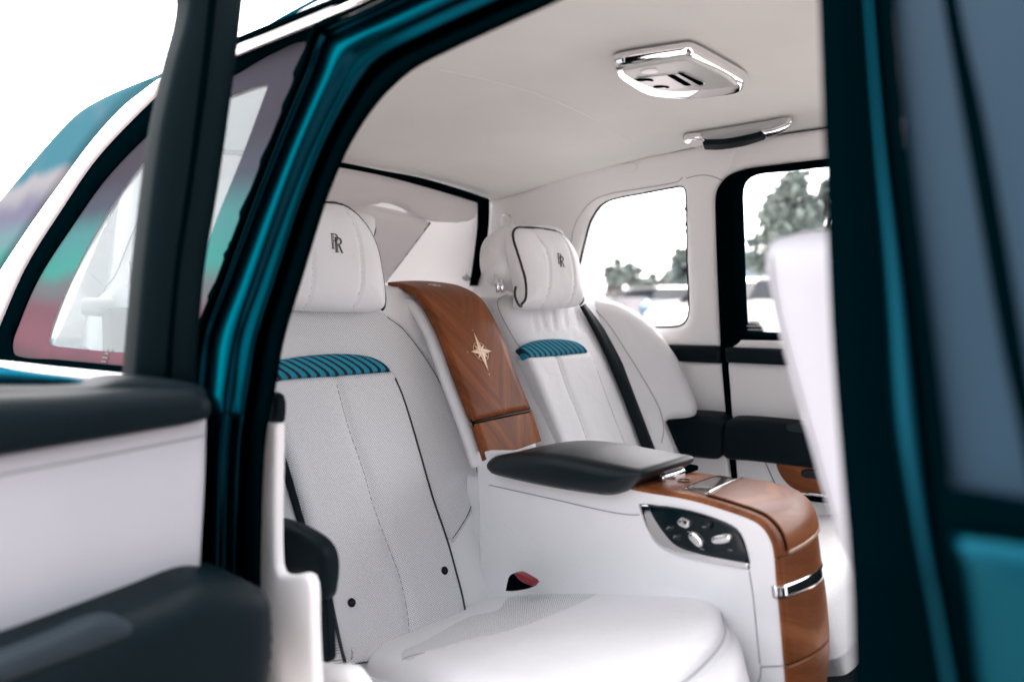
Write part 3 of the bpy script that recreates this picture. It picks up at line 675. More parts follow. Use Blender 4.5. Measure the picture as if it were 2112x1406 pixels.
# headrests (the seats' own) and chrome posts
HR = BACK.off(-.02)
Panel('headrest', [(1070, 468), (1042, 469), (1020, 478), (1008, 500), (1006, 535), (1012, 560), (1026, 576), (1050, 587), (1110, 600), (1150, 600), (1160, 520), (1140, 475)], BACK.off(.03), WHITE, SR, thick=.035, bulge=.045, r=.05, res=.008, grooves=[([(1040, 472), (1036, 500), (1040, 540), (1046, 575)], .004, .003), ([(1052, 470), (1048, 500), (1052, 540), (1056, 575)], .004, .003)])
for x0 in (1022, 1031):
    tube('headrest_post', [BACK.off(.035).hit((x0, 560)), BACK.off(.035).hit((x0+6, 602))], .006, CHROME, SR, k=12)
Panel('headrest', [(560, 470), (640, 440), (700, 436), (742, 440), (765, 450), (773, 468), (770, 486), (765, 520), (770, 590), (640, 600), (560, 590)], BACK.off(.0), WHITE, SL, thick=.08, bulge=.03, r=.04, res=.01)
tube('headrest_piping', [BACK.off(.006).hit(p) for p in spline([(750, 441), (766, 451), (774, 468), (771, 486)], 5, False)], .0025, PIPE, SL)

# ------------------------------------------------------------------ headrest pillows (they hang in front of the headrests: things of their own)
def R_poly(dx, dy, leg=True):
    out = []
    def add(P, w): out.append(ribbon(np.array(P, float)+np.array([dx, dy]), w))
    add([(-4, -12), (-4, 12)], 1.6); add([(-1.6, -12), (-1.6, 12)], .9)
    a = np.linspace(math.pi/2, -math.pi/2, 10)
    add([(-6, 11.4), (1, 11.4)], 1.2)
    add([(1+5*math.cos(t), 6+5.4*math.sin(t)) for t in a], [1.2, 1.6, 2, 2.4, 2.6, 2.6, 2.4, 2, 1.6, 1.2])
    add([(-1.5, .6), (1, .6)], 1.1)
    if leg: add([(1.2, .4), (3.2, -4), (6.4, -11.8)], 2.2); add([(4.6, -12), (8.6, -12)], 1.0)
    add([(-6.0, -12), (-.2, -12)], 1.0)
    return out
RR = R_poly(-3, 2.5, False)+R_poly(3.2, -3)
PP = Plane((1.0, 1.47, 1.2), (0, -.985, .17), (1, 0, 0))
def pillow(loc_px, out, pl, label, seams, emblem, sc, pipe):
    c = pl.hit(loc_px)
    root = empty('headrest_pillow', tuple(c), label, 'pillow', group='monogrammed headrest pillows')
    p = Panel('pillow_cover', out, pl, WHITE, root, thick=.02, bulge=.035, r=.075, res=.006, grooves=[(g, .0045, .004) for g in seams])
    for g in seams: p.line('pillow_seam', g, .0006, SEAM, root)
    p.line('pillow_piping', pipe, .0036, PIPE, root, lift=.002)
    p.decal('monogram', emblem, RR, PIPE, root, scale=sc, rot=math.radians(-3))
    bk = Panel('pillow_back', out, pl.off(-.019), WHITE, root, thick=.012, bulge=.0, r=.02, res=.03)
    adopt(root); return root
pillow((675, 640), [(545, 600), (545, 520), (565, 450), (610, 424), (675, 419), (705, 424), (733, 443), (757, 472), (775, 510), (785, 556), (791, 600), (791, 630), (783, 640), (740, 641), (700, 641), (620, 637), (560, 630)], PP,
       'white leather pillow with black piping on the near headrest beside the dark door pillar', [[(698, 425), (716, 470), (727, 530), (729, 590), (722, 638)], [(610, 426), (622, 480), (628, 540), (628, 600), (625, 636)]], (675, 508), .00138,
       [(640, 421), (675, 419), (705, 424), (733, 443), (757, 472), (775, 510), (785, 556), (791, 600), (791, 630), (784, 640)])
pillow((1130, 636), [(1057, 472), (1075, 470), (1120, 473), (1150, 480), (1173, 503), (1188, 535), (1197, 580), (1200, 610), (1193, 629), (1170, 634), (1120, 636), (1080, 636), (1070, 632), (1070, 600), (1064, 560), (1055, 520), (1052, 490)], PP,
       'white leather pillow with black piping on the far headrest beside the side window', [[(1084, 474), (1102, 505), (1114, 540), (1116, 580), (1113, 634)], [(1138, 478), (1155, 510), (1164, 550), (1167, 590), (1164, 633)]], (1137, 541), .00130,
       [(1045, 596), (1043, 612), (1050, 628), (1060, 635), (1070, 629), (1075, 610), (1073, 580), (1066, 550), (1058, 520), (1053, 492), (1057, 474), (1075, 470), (1120, 473), (1150, 480), (1173, 503), (1188, 535), (1197, 580), (1200, 610), (1193, 629)])

# seat belts
SB = part('seat_belt', 'dark seat belt across the far seat')
bl = [(1196, 632), (1240, 714), (1286, 822), (1321, 914), (1340, 965)]; br = [(1207, 626), (1246, 678), (1306, 795), (1356, 918), (1376, 968)]
bpn = BACK.off(.032)
Lc = resample([bpn.hit(p) for p in spline(bl, 6, False)], 30); Rc = resample([bpn.off(.002).hit(p) for p in spline(br, 6, False)], 30)
loft('webbing', [Lc, Lc*.5+Rc*.5+np.array([0, -.002, 0]), Rc], DARK, SB, thick=.0015)
SB2 = part('seat_belt', 'dark seat belt at the near edge of the near seat')
Lc = resample([BACK.off(.03).hit(p) for p in spline([(560, 850), (575, 945), (618, 1090), (640, 1160)], 6, False)], 20); Rc = resample([BACK.off(.03).hit(p) for p in spline([(565, 830), (580, 885), (642, 1095), (662, 1160)], 6, False)], 20)
loft('webbing', [Lc, Rc], DARK, SB2, thick=.0015)
Panel('belt_end', [(653, 1225, 'c'), (675, 1225, 'c'), (681, 1303), (682, 1364, 'c'), (657, 1370, 'c')], PX(.66), DARK, SB2, thick=.01, bulge=.003, r=.004, res=.02)
BKL = part('belt_buckle', 'red topped seat belt buckle beside the console')
bx_ = PX(1.12)
Panel('buckle_body', [(1043, 1218, 'c'), (1050, 1186, 'c'), (1062, 1182), (1072, 1196, 'c'), (1100, 1208, 'c'), (1090, 1213), (1060, 1218)], bx_, BLACK, BKL, thick=.014, bulge=.003, r=.004, res=.01)
Panel('release_button', [(1060, 1182, 'c'), (1070, 1181), (1104, 1200, 'c'), (1100, 1209, 'c'), (1074, 1197)], bx_.off(.0035), RED, BKL, thick=.014, bulge=.003, r=.004, res=.01)

# ------------------------------------------------------------------ walnut panel between the seats
WPn = part('center_panel', 'glossy walnut panel between the rear seats')
lw = [PX(1.19).hit(p) for p in [(800, 582), (822, 585), (856, 599), (882, 635), (911, 694), (941, 776), (978, 871), (1003, 945), (1015, 990), (1045, 1150)]]
rw = [PX(1.41).hit(p) for p in [(920, 583), (950, 590), (989, 612), (1012, 645), (1037, 695), (1063, 765), (1096, 847), (1116, 907), (1128, 950), (1160, 1080)]]
LW = np.array(spline(lw, 10, False)); RW_ = np.array(spline(rw, 10, False))
def S1(i, w, lift=0):
    """point of the walnut surface: i along the profile, w from 0 (near edge) to 1"""
    k = min(max(i, 0), len(LW)-1.001); a = int(k); f = k-a
    A = LW[a]*(1-f)+LW[a+1]*f; B = RW_[a]*(1-f)+RW_[a+1]*f
    bow = max(0, 4*w*(1-w))*.005
    P = A*(1-w)+B*w
    t = (LW[a+1]-LW[a])+(RW_[a+1]-RW_[a]); n_ = np.cross(B-A, t); n_ /= np.linalg.norm(n_)
    if np.dot(n_, CAM-P) < 0: n_ = -n_
    return P+n_*(bow+lift), n_
def sub1(name, i0, i1, m, lift=0, w0=0, w1=1, thick=.02):
    c = [[S1(i, w, lift)[0] for i in np.linspace(i0, i1, 40)] for w in np.linspace(w0, w1, 13)]
    return loft(name, c, m, WPn, thick=thick)
sub1('upper_veneer', 0, 59.6, WOOD, thick=-.015)
sub1('lower_veneer', 60.4, 70.5, WOOD, thick=-.015)
sub1('trim_gap', 59, 61, BLACK, lift=-.004, thick=-.004)
sub1('side_core', 0, 72, WHITE, lift=-.030, w0=-.025, w1=1.06, thick=-.02)
c = [S1(60.0, w, .0015)[0] for w in np.linspace(0, 1, 16)]; tube('trim_line', c, .0016, GLOSS, WPn)
# marquetry compass star
def star_piece(pts, i0, w0, si, sw):
    return [S1(i0-b*si, w0+a*sw) for a, b in pts]
V = []; Fc = []; Fm = []
def surf_poly(polys, i0, w0, lift, name, m):
    V = []; Fc = []
    dl = np.linalg.norm(S1(i0+2, w0)[0]-S1(i0-2, w0)[0])/4; dw = np.linalg.norm(RW_[int(i0)]-LW[int(i0)])
    for k, poly in enumerate(polys):
        n = len(poly); b = len(V)
        top = [S1(i0-y/dl, w0+x/dw, lift+k*.00004)[0] for x, y in poly]; V += top
        V += [S1(i0-y/dl, w0+x/dw, lift-.0006)[0] for x, y in poly]
        tri = geometry.tessellate_polygon([[Vector((x, y, 0)) for x, y in poly]])
        Fc += [[b+i for i in t] for t in tri]; Fc += [[b+i, b+(i+1) % n, b+n+(i+1) % n, b+n+i] for i in range(n)]
    return link(name, V, Fc, m, WPn, False)
lite = []; shade = []
def pt(r, a): return (r*math.sin(a), r*math.cos(a))
for k in range(4):                                   # short diagonal points first, long points over them
    a = math.pi/4+k*math.pi/2
    lite.append([(0, 0), pt(.009, a-.5), pt(.027, a)]); shade.append([(0, 0), pt(.027, a), pt(.009, a+.5)])
for k, L in enumerate((.054, .039, .052, .037)):
    a = k*math.pi/2
    lite.append([(0, 0), pt(.011, a-math.pi/4), pt(L, a)]); shade.append([(0, 0), pt(L, a), pt(.011, a+math.pi/4)])
IC, WC = 44.3, .50
surf_poly([ribbon([pt(.025, t) for t in np.linspace(0, 2*math.pi, 60)], .0009)], IC, WC, .0006, 'compass_ring', MAPLE)
surf_poly(lite, IC, WC, .0016, 'compass_star', MAPLE)
surf_poly(shade, IC, WC, .0012, 'compass_shade', mat('maple_inlay_mid', (.66, .45, .27), .35, coat=.3))
dots = []
for a, L in ((0, .063), (math.pi, .061), (-math.pi/2, .048)):
    cx, cy = pt(L, a); dots.append([(cx+.0022*math.cos(t), cy+.0022*math.sin(t)) for t in np.linspace(0, 2*math.pi, 10)[:-1]])
for d_ in dots: surf_poly([d_], IC, WC, .0008, 'compass_dot', MAPLE2)
ring = []
surf_poly([ribbon([(.017*math.sin(t), .011*math.cos(t)) for t in np.linspace(0, 2*math.pi, 30)], .0032), ribbon([(-.006, -.004), (.007, .004)], .007)], 13.5, .45, .001, 'small_badge', mat('badge_cream', (.62, .52, .44), .35))

# ------------------------------------------------------------------ centre console
CC = part('center_console', 'white and walnut centre console between the rear seats')
CS = PX(1.19)
side = Panel('side_panel', [(985, 930, 'c'), (1100, 935), (1250, 975), (1310, 1003, 'c'), (1424, 1026), (1500, 1047), (1555, 1068), (1583, 1094), (1598, 1130), (1604, 1200), (1613, 1300), (1622, 1406), (1640, 1560, 'c'), (1300, 1620), (960, 1500, 'c'), (990, 1250)], CS.off(-.004), WHITE, CC, thick=.02, bulge=.004, r=.008, res=.02)
side.line('side_seam', [(1012, 999), (1130, 1025), (1250, 1052), (1300, 1060), (1322, 1060)], .0010, SEAM, CC, lift=.0006)
side.line('side_seam', [(1548, 1176), (1556, 1230), (1566, 1330), (1570, 1366)], .0010, SEAM, CC, lift=.0006)
side.line('side_seam', [(1572, 1372), (1600, 1371), (1620, 1370)], .0010, SEAM, CC, lift=.0006)
side.line('side_seam', [(1572, 1372), (1570, 1395), (1560, 1415)], .0010, SEAM, CC, lift=.0006)
nn_ = [CS.hit(p) for p in [(1180, 962), (1305, 1001), (1424, 1022), (1532, 1055), (1568, 1072), (1591, 1097), (1604, 1130), (1611, 1199), (1620, 1296), (1629, 1406), (1640, 1520)]]
FX = PX(1.45)
ff_ = [FX.hit(p) for p in [(1290, 955), (1402, 967), (1514, 985), (1604, 1001), (1645, 1015), (1668, 1036), (1681, 1066), (1694, 1148), (1706, 1240), (1711, 1330), (1700, 1420)]]
NC = np.array(spline(nn_, 10, False)); FC = np.array(spline(ff_, 10, False))
def S2(i, w, lift=0):
    k = min(max(i, 0), len(NC)-1.001); a = int(k); f = k-a
    A = NC[a]*(1-f)+NC[a+1]*f; B = FC[a]*(1-f)+FC[a+1]*f; P = A*(1-w)+B*w
    t = (NC[a+1]-NC[a])+(FC[a+1]-FC[a]); n_ = np.cross(B-A, t); n_ /= np.linalg.norm(n_)
    if np.dot(n_, np.array([0, -.7, .7])) < 0: n_ = -n_
    bow = 4*w*(1-w)*(.016 if i > 55 else .004+.012*max(0, (i-35)/20))
    # rolled near and far edge
    ed = min(w, 1-w)*.26; rr = .008
    roll = -rr*(1-math.sqrt(max(0, 1-(1-min(1, ed/rr))**2)))
    return P+n_*(bow+lift+roll), n_
def sub2(name, i0, i1, m, lift=0, w0=0, w1=1, thick=-.012, n=40):
    ws = np.unique(np.r_[np.linspace(w0, w1, 15), w0+np.array([.004, .012, .025])*(w1-w0), w1-np.array([.004, .012, .025])*(w1-w0)])
    c = [[S2(i, w, lift)[0] for i in np.linspace(i0, i1, n)] for w in ws]
    return loft(name, c, m, CC, thick=thick, label=None)
sub2('wood_top', 8, 63, WOOD2)
sub2('wood_front', 63.3, 71, WOOD2)
sub2('wood_front', 73.6, 86.8, WOOD2)
sub2('wood_front', 87.2, 99.5, WOOD2)
sub2('wood_lid', 22.5, 62, WOOD2, lift=.0045, w0=.10, w1=.985, thick=-.005)
sub2('lid_edge', 61.8, 62.6, MAPLE2, lift=.0055, w0=.10, w1=.985, thick=-.005, n=5)
sub2('chrome_band', 71, 73.6, CHROME, lift=.002, w0=-.01, w1=1.01, thick=-.01, n=6)
sub2('smoked_slot', 17.6, 22.0, SMOKE, lift=.0014, w0=.12, w1=.96, thick=-.003, n=12)
tube('lid_shadow_gap', [S2(i, .092, .0008)[0] for i in np.linspace(22.5, 61.5, 50)], .0016, BLACK, CC, k=6)
tube('lid_front_lip', [S2(22.2, w, .0035)[0] for w in np.linspace(.11, .97, 12)], .0020, CHROME, CC, k=6)
box('console_core', (1.325, .95, .55), (.235, .74, .30), WHITE, CC, .01)
tube('small_emblem', [S2(15.5+2.0*math.cos(t)*.55, .42+.06*math.sin(t), .0014)[0] for t in np.linspace(0, 2*math.pi, 22)[:-1]], .0012, GLOSS, CC, True, k=6)
# armrest lid
ap = PX(1.172)
arm = Panel('armrest', [(1008, 958), (1014, 945), (1040, 936), (1100, 930), (1170, 936), (1242, 950), (1300, 962), (1330, 968), (1334, 978), (1315, 992), (1290, 1012), (1272, 1019), (1242, 1020), (1130, 1003), (1030, 981), (1015, 974)], ap, ARML, CC, thick=.168, bulge=.022, r=.030, res=.008)
md = arm.obj.modifiers.new('round', 'BEVEL'); md.width = .022; md.segments = 4; md.limit_method = 'ANGLE'; md.angle_limit = math.radians(60)
box('chrome_latch', tuple(PX(1.30).hit((1368, 978))+np.array([0, -.004, .0])), (.08, .05, .022), CHROME, CC, .006)
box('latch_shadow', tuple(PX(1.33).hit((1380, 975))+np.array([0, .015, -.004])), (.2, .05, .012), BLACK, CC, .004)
# seat control panel on the console side
Panel('control_frame', [(1316, 1038, 'c'), (1334, 1037), (1380, 1044), (1430, 1054), (1496, 1074), (1524, 1092), (1539, 1120), (1549, 1175, 'c'), (1496, 1167), (1424, 1153), (1381, 1139), (1354, 1121), (1334, 1088)], CS.off(.0005), CHROME, CC, thick=.004, bulge=.005, r=.007, res=.006)
cpn_ = Panel('control_panel', [(1335, 1040, 'c'), (1380, 1045), (1430, 1055), (1494, 1076), (1522, 1094), (1536, 1122), (1545, 1162, 'c'), (1500, 1154), (1450, 1144), (1400, 1128), (1378, 1109), (1352, 1073)], CS.off(.0045), GLOSS, CC, thick=.004, bulge=.003, r=.004, res=.01)
kp = CS.off(.0078)
def pill(c, a, b, rot, mm, h=.007, name='seat_switch'):
    P = []
    for k in range(14):
        t = 2*math.pi*k/14; x = a*np.sign(math.cos(t))*abs(math.cos(t))**.7; y = b*np.sign(math.sin(t))*abs(math.sin(t))**.7
        P.append((c[0]+x*math.cos(rot)-y*math.sin(rot), c[1]+x*math.sin(rot)+y*math.cos(rot)))
    return Panel(name, P, kp, mm, CC, thick=.003, bulge=h, r=.006, res=.004)
pill((1412, 1077), 14, 10, .5, CHROME); Panel('switch_hole', [(1408, 1073), (1414, 1072), (1418, 1080), (1412, 1081)], kp.off(.0072), GLOSS, CC, thick=.001, bulge=.0006, r=.001, res=.01)
pill((1437, 1111), 20, 10, .8, CHROME); pill((1490, 1110), 22, 11, -.12, CHROME)
pill((1460, 1082), 11, 10, 0, GLOSS, .008, 'round_knob'); pill((1384, 1088), 9, 7, .3, GLOSS, .004, 'small_button'); pill((1398, 1106), 9, 7, .3, GLOSS, .004, 'small_button')
for c0 in ((1384, 1088), (1398, 1106)):
    cpn_.line('button_symbol', [(c0[0]-4, c0[1]+1), (c0[0]-1, c0[1]-3), (c0[0]+4, c0[1]-2)], .0005, GREYPL, CC, lift=.0052)

for c0 in ((1460, 1082), (1424, 1095), (1508, 1132), (1450, 1130)):
    cpn_.line('printed_mark', [(c0[0]-4, c0[1]), (c0[0]+4, c0[1]+1)], .0005, GREYPL, CC, lift=.0006 if c0[0] != 1460 else .010)
# floor
FL = part('cabin_floor')
box('carpet', (1.32, .3, .15), (1.6, 2.9, .04), CARPET, FL, .01)
box('seat_riser', (1.55, 1.15, .26), (1.1, .9, .2), CARPET, FL, .01)
box('rear_bulkhead', (1.32, 1.75, .62), (1.5, .06, .95), CARPET, FL, .01)
box('footwell_wall', (2.38, .2, .5), (.05, 2.4, .75), CARPET, FL, .01)
box('console_foot', (1.45, .1, .3), (.3, .7, .3), CARPET, FL, .02)

# ------------------------------------------------------------------ near side: door opening
AP = part('door_opening')
Fc_in = [(560, 1560), (542, 1406), (538, 1202), (540, 1100), (545, 951), (553, 876), (567, 810), (587, 700), (625, 572), (672, 420), (702, 343), (728, 290), (765, 232), (805, 185), (855, 143), (930, 104), (1030, 58), (1155, 2), (1260, -50), (1400, -120), (1700, -260)]
A_out = [(400, 1560), (392, 1406), (388, 1202), (388, 1100), (392, 951), (396, 876), (400, 790), (412, 690), (450, 590), (520, 405), (565, 290), (598, 210), (630, 130), (652, 66), (680, 50), (740, 24), (830, -20), (940, -70), (1040, -120), (1180, -180), (1480, -300)]
IN = np.array(spline(Fc_in, 8, False)); OU = np.array(spline(A_out, 8, False))
def rb(t, off): return [near(p, off) for p in OU*(1-t)+IN*t]
sect = [(0, .010), (.06, .009), (.13, -.003), (.20, .001), (.30, .0075), (.40, .005), (.50, -.005), (.58, -.006), (.66, -.009), (.72, -.02), (.80, -.04)]
ts = [s[0] for s in sect]; os_ = [s[1] for s in sect]
tt = np.linspace(0, .80, 60)
def sm(t): # smooth cross-section
    return np.interp(t, ts, os_)
cur = [rb(t, sum(sm(min(.8, max(0, t+d))) for d in (-.04, -.02, 0, .02, .04))/5) for t in tt]
loft('pillar_paint', cur, TEAL_DIM, AP, thick=0)
ctrl = [near(p, -.03) for p in (OU*.10+IN*.90)]
# soft black door seal: fat flattened roll
cur = []
for a in np.linspace(-.25, math.pi+.25, 12):
    t = .885-.11*math.cos(a); off = -.045+.030*math.sin(a)
    cur.append(rb(t, off))
loft('door_seal', cur, BLACK, AP)
cur = [rb(t, o) for t, o in ((.995, -.05), (1.0, -.06), (1.0, -.07))]
loft('inner_lip', cur, BLACK, AP)
cur = [rb(t, o) for t, o in ((-.01, .012), (-.02, .02), (-.05, .018), (-.06, .0))]
loft('outer_gasket', cur, BLACK, AP)

# rear quarter of the body, near side
BQ = part('rear_quarter', 'near rear quarter of the body with its fixed side window')
qh = [(645, 70), (560, 95), (484, 140), (420, 180), (350, 200), (335, 212), (210, 350), (130, 460), (60, 570), (16, 680), (6, 715), (14, 738), (120, 752), (270, 766), (398, 776), (410, 690), (450, 585), (520, 400), (598, 205), (640, 105)]
NU = NEARU
Panel('window_frame', [(700, 30), (655, 52), (560, 82), (484, 120), (420, 150), (350, 172), (330, 190), (200, 325), (120, 440), (50, 552), (0, 660), (-30, 730), (-20, 752), (120, 768), (270, 780), (420, 785, 'c'), (470, 560), (540, 400), (615, 210), (668, 90), (705, 50)], NU.off(-.012), BLACK, BQ, thick=.02, bulge=.008, r=.010, res=.02, holes=[[(634, 84), (560, 107), (484, 150), (430, 176), (360, 222), (333, 245), (222, 358), (143, 468), (75, 575), (32, 675), (22, 710), (30, 733), (120, 742), (270, 756), (398, 766), (406, 690), (445, 580), (515, 395), (592, 200), (620, 120)]])
PINK = [(0, (.09, .06, .065)), (.10, (.13, .065, .08)), (.26, (.11, .06, .072)), (.38, (.085, .095, .10)), (.50, (.04, .165, .145)), (.64, (.05, .145, .145)), (.82, (.05, .055, .07)), (1, (.042, .040, .050))]
IRG = irid_mat('film_sheen_glass', PINK, 1, .0, .46, 1.0)  # hazy reflections on the pane put into its colour as bands
see = [(552, 174), (480, 196), (440, 214), (330, 296), (222, 440), (150, 570), (106, 680), (103, 708), (115, 714), (270, 728), (385, 730), (395, 660), (430, 500), (500, 320), (548, 190)]
go = [(634, 84), (560, 107), (484, 150), (430, 176), (360, 222), (333, 245), (222, 358), (143, 468), (75, 575), (32, 675), (22, 710), (30, 733), (120, 742), (270, 756), (398, 766), (406, 690), (445, 580), (515, 395), (592, 200), (620, 120)]
gog = Panel('coated_border', [(x-18 if x < 330 and y < 700 else x, y) for x, y in go], NU.off(-.018), IRG, BQ, thick=.004, bulge=.0006, r=.004, res=.03, holes=[see])
qwg = Panel('window_glass', see, NU.off(-.018), glass('side_glass', (.64, .68, .69), .02)[0], BQ, thick=.004, bulge=.0006, r=.004, res=.05)
# the white lining of the cabin's rear corner, seen through the side glass
gog.decal('etched_mark', (218, 742), ETCH, PIPE, BQ, scale=.0026)
NI = Plane((.69, 1.8, 1.1), (-.96, .20, 0), (0, -1, 0))
ci = Panel('corner_lining', [(335, 200, 'c'), (215, 330), (115, 475), (30, 640), (10, 750, 'c'), (340, 790, 'c'), (345, 500), (352, 300)], NI, TRIMW, BQ, thick=.02, bulge=.004, r=.01, res=.03)
ci.line('corner_seam', [(292, 450), (270, 500), (240, 570), (215, 600), (190, 650), (170, 720)], .0022, SEAM, BQ, lift=.001)
Panel('corner_pad', [(180, 800), (183, 700), (200, 640), (225, 600), (262, 586), (300, 590), (330, 640), (340, 800)], NI.off(.02), WHITE, BQ, thick=.03, bulge=.03, r=.04, res=.014)
disc('corner_lamp', NI.off(.012), (268, 566), .036, mat('mauve_lens', (.34, .16, .30), .3), BQ, h=.004)
# white pillar and the rear window's rounded flank
Panel('roof_pillar', [(700, -4), (600, 40), (493, 88), (420, 125), (345, 158), (300, 190), (260, 222), (200, 288), (140, 368), (60, 480), (-10, 590), (-60, 700), (-40, 756), (-10, 760), (-25, 735), (5, 655), (53, 548), (123, 436), (203, 321), (333, 186), (352, 170), (422, 147), (484, 118), (560, 80), (655, 48), (705, 28)], NU.off(-.002), mat('pale_gloss', (.62, .57, .58), .25, coat=.8), BQ, thick=.02, bulge=.012, r=.014, res=.014)
IR2 = irid_mat('rear_sheen_glass', [(0, (.20, .16, .165)), (.22, (.12, .20, .18)), (.42, (.055, .18, .16)), (.55, (.09, .16, .17)), (.72, (.11, .11, .15)), (.9, (.20, .20, .21)), (1, (.04, .12, .15))], 1, .0, .50, 1.0)  # reflections along the flank painted in as a colour gradient
Panel('rear_flank', [(360, 148), (310, 166), (232, 198), (182, 226), (150, 254), (100, 308), (50, 366), (0, 424), (-60, 490), (-60, 660), (-4, 570), (65, 472), (145, 360), (205, 280), (265, 215), (305, 184), (352, 158)], NU.off(-.08), IR2, BQ, thick=.05, bulge=.02, r=.03, res=.02)
tube('flank_edge', [NU.off(-.085).hit(p) for p in spline([(158, 246), (100, 307), (50, 365), (0, 423), (-60, 490)], 5, False)], .003, BLACK, BQ)
tube('drip_rail', [NU.off(.01).hit(p) for p in spline([(1300, -330), (1000, -150), (760, -28), (700, 0), (600, 40), (493, 84), (440, 108)], 6, False)], .006, BLACK, BQ)
rail_o = [(1300, -320), (1000, -140), (760, -18), (700, 9), (600, 50), (493, 96), (440, 120), (360, 160)]
rail_i = [(1300, -285), (1000, -108), (760, 8), (700, 33), (600, 72), (488, 118), (440, 140), (360, 176)]
a_ = resample([NU.off(.004).hit(p) for p in spline(rail_o, 6, False)], 30); b_ = resample([NU.off(.004).hit(p) for p in spline(rail_i, 6, False)], 30)
loft('roof_rail', [a_, (a_+b_)/2-np.array([.008, 0, 0]), b_], ROOFP, BQ, thick=.004)
# window sill and rear deck below
Panel('sill_strip', [(-60, 742), (0, 741), (120, 754), (270, 769), (385, 778), (385, 796), (270, 798), (120, 786), (0, 772), (-60, 770)], NU.off(.004), MATS['pale_gloss'], BQ, thick=.03, bulge=.012, r=.012, res=.014)  # chrome's white sky reflection put into a pale paint colour
box('rear_fender', (.44, 2.2, .62), (.10, 2.2, .66), TEAL, BQ, .03)
box('rear_deck', (1.3, 2.95, .9), (1.7, 1.1, .1), TEAL, BQ, .04)
box('rear_fender', (2.46, 1.9, .5), (.08, 2.6, .85), TEAL, BQ, .03, label='far side of the body')

# near interior trim inside the opening
NT = part('near_trim', 'white inner trim at the near side of the seat')
Panel('trim_strip', [(510, 872, 'c'), (577, 873, 'c'), (576, 960), (574, 1072), (577, 1172), (586, 1184), (603, 1186), (636, 1183), (648, 1200), (651, 1280), (654, 1353), (662, 1500, 'c'), (480, 1500, 'c')], PX(.56), TRIMW, NT, thick=.008, bulge=.006, r=.008, res=.02)
Panel('window_end', [(540, 806), (560, 808), (575, 812), (582, 825), (582, 850), (578, 871), (560, 875), (535, 875)], PX(.60), DARK, NT, thick=.006, bulge=.01, r=.01, res=.01)
Panel('side_bolster', [(574, 1070, 'c'), (598, 1077), (623, 1087), (663, 1112), (681, 1137), (686, 1170), (683, 1205), (676, 1232), (655, 1240, 'c'), (652, 1215), (647, 1198), (632, 1183), (600, 1187), (582, 1178), (574, 1160)], PX(.63), DARK, NT, thick=.012, bulge=.012, r=.015, res=.008, label='dark leather side bolster at the near edge of the seat')
Panel('door_sill', [(540, 1340), (660, 1370), (740, 1385), (760, 1500), (540, 1520)], PX(.62), TRIMW, NT, thick=.01, bulge=.01, r=.02, res=.02)
Panel('wing_pad', [(560, 800, 'c'), (590, 860), (640, 1000), (690, 1200), (720, 1380), (650, 1390, 'c'), (560, 1200)], BACK.off(-.02), WHITE, NT, thick=.04, bulge=.02, r=.03, res=.014)

# ------------------------------------------------------------------ open rear door (hinged at the rear)
OD = part('rear_door', 'open near rear door seen from inside, white card with dark armrest')
DP = PY(1.0)
dcard = Panel('door_card', [(-260, 960, 'c'), (0, 925), (425, 850, 'c'), (421, 1000), (410, 1200), (404, 1500, 'c'), (-260, 1600, 'c')], DP, SHADED, OD, thick=.05, bulge=.012, r=.02, res=.02)
dcard.line('card_seam', [(-200, 1010), (0, 975), (200, 938), (418, 895)], .0012, SEAM, OD, lift=.0006)
bt = Panel('belt_trim', [(-300, 826), (0, 812), (140, 808), (300, 800), (400, 800), (428, 815), (434, 840), (430, 862), (300, 890), (150, 915), (0, 940), (-300, 985)], DP.off(.025), DARK, OD, thick=.09, bulge=.022, r=.03, res=.012)
Panel('belt_cap', [(-300, 800), (0, 800), (190, 797), (240, 782), (300, 779), (400, 790), (428, 810), (300, 830), (-300, 850)], DP.off(.005), DARK, OD, thick=.07, bulge=.012, r=.02, res=.012)
Panel('window_slot', [(-300, 764), (0, 764), (120, 776), (190, 790), (170, 795), (0, 805), (-300, 815)], DP.off(-.05), TEAL, OD, thick=.03, bulge=.006, r=.01, res=.02)
oa = Panel('door_armrest', [(-300, 1440), (0, 1345), (150, 1290), (300, 1232), (410, 1190), (470, 1193), (520, 1204), (546, 1222), (557, 1255), (558, 1320), (550, 1390), (530, 1470), (300, 1620), (-300, 1750)], PY(.93), DARK, OD, thick=.10, bulge=.035, r=.045, res=.012)
oa_pad = Panel('armrest_pad', [(-300, 1460), (0, 1355), (120, 1308), (200, 1275), (250, 1277), (281, 1297), (230, 1325), (115, 1368), (0, 1410), (-300, 1510)], PY(.93).off(.028), GREYPAD, OD, thick=.02, bulge=.008, r=.02, res=.012)
Panel('frame_post', [(372, -80, 'c'), (510, -80, 'c'), (500, 0), (483, 149), (448, 398), (423, 547), (411, 672), (405, 800, 'c'), (273, 800, 'c'), (281, 697), (299, 498), (328, 274), (356, 139), (388, 0)], PY(1.06), POST, OD, thick=.04, bulge=.012, r=.02, res=.014)
Panel('post_edge', [(440, -80, 'c'), (455, -80, 'c'), (430, 149), (395, 398), (372, 547), (360, 672), (352, 795, 'c'), (340, 795, 'c'), (350, 660), (362, 540), (384, 390), (415, 149)], PY(1.06).off(.0125), BLACK, OD, thick=.006, bulge=.005, r=.005, res=.014)
Panel('outer_skin', [(-300, 830, 'c'), (420, 812, 'c'), (400, 1600, 'c'), (-300, 1700, 'c')], PY(1.12), TEAL, OD, thick=.02, bulge=.01, r=.02, res=.03)

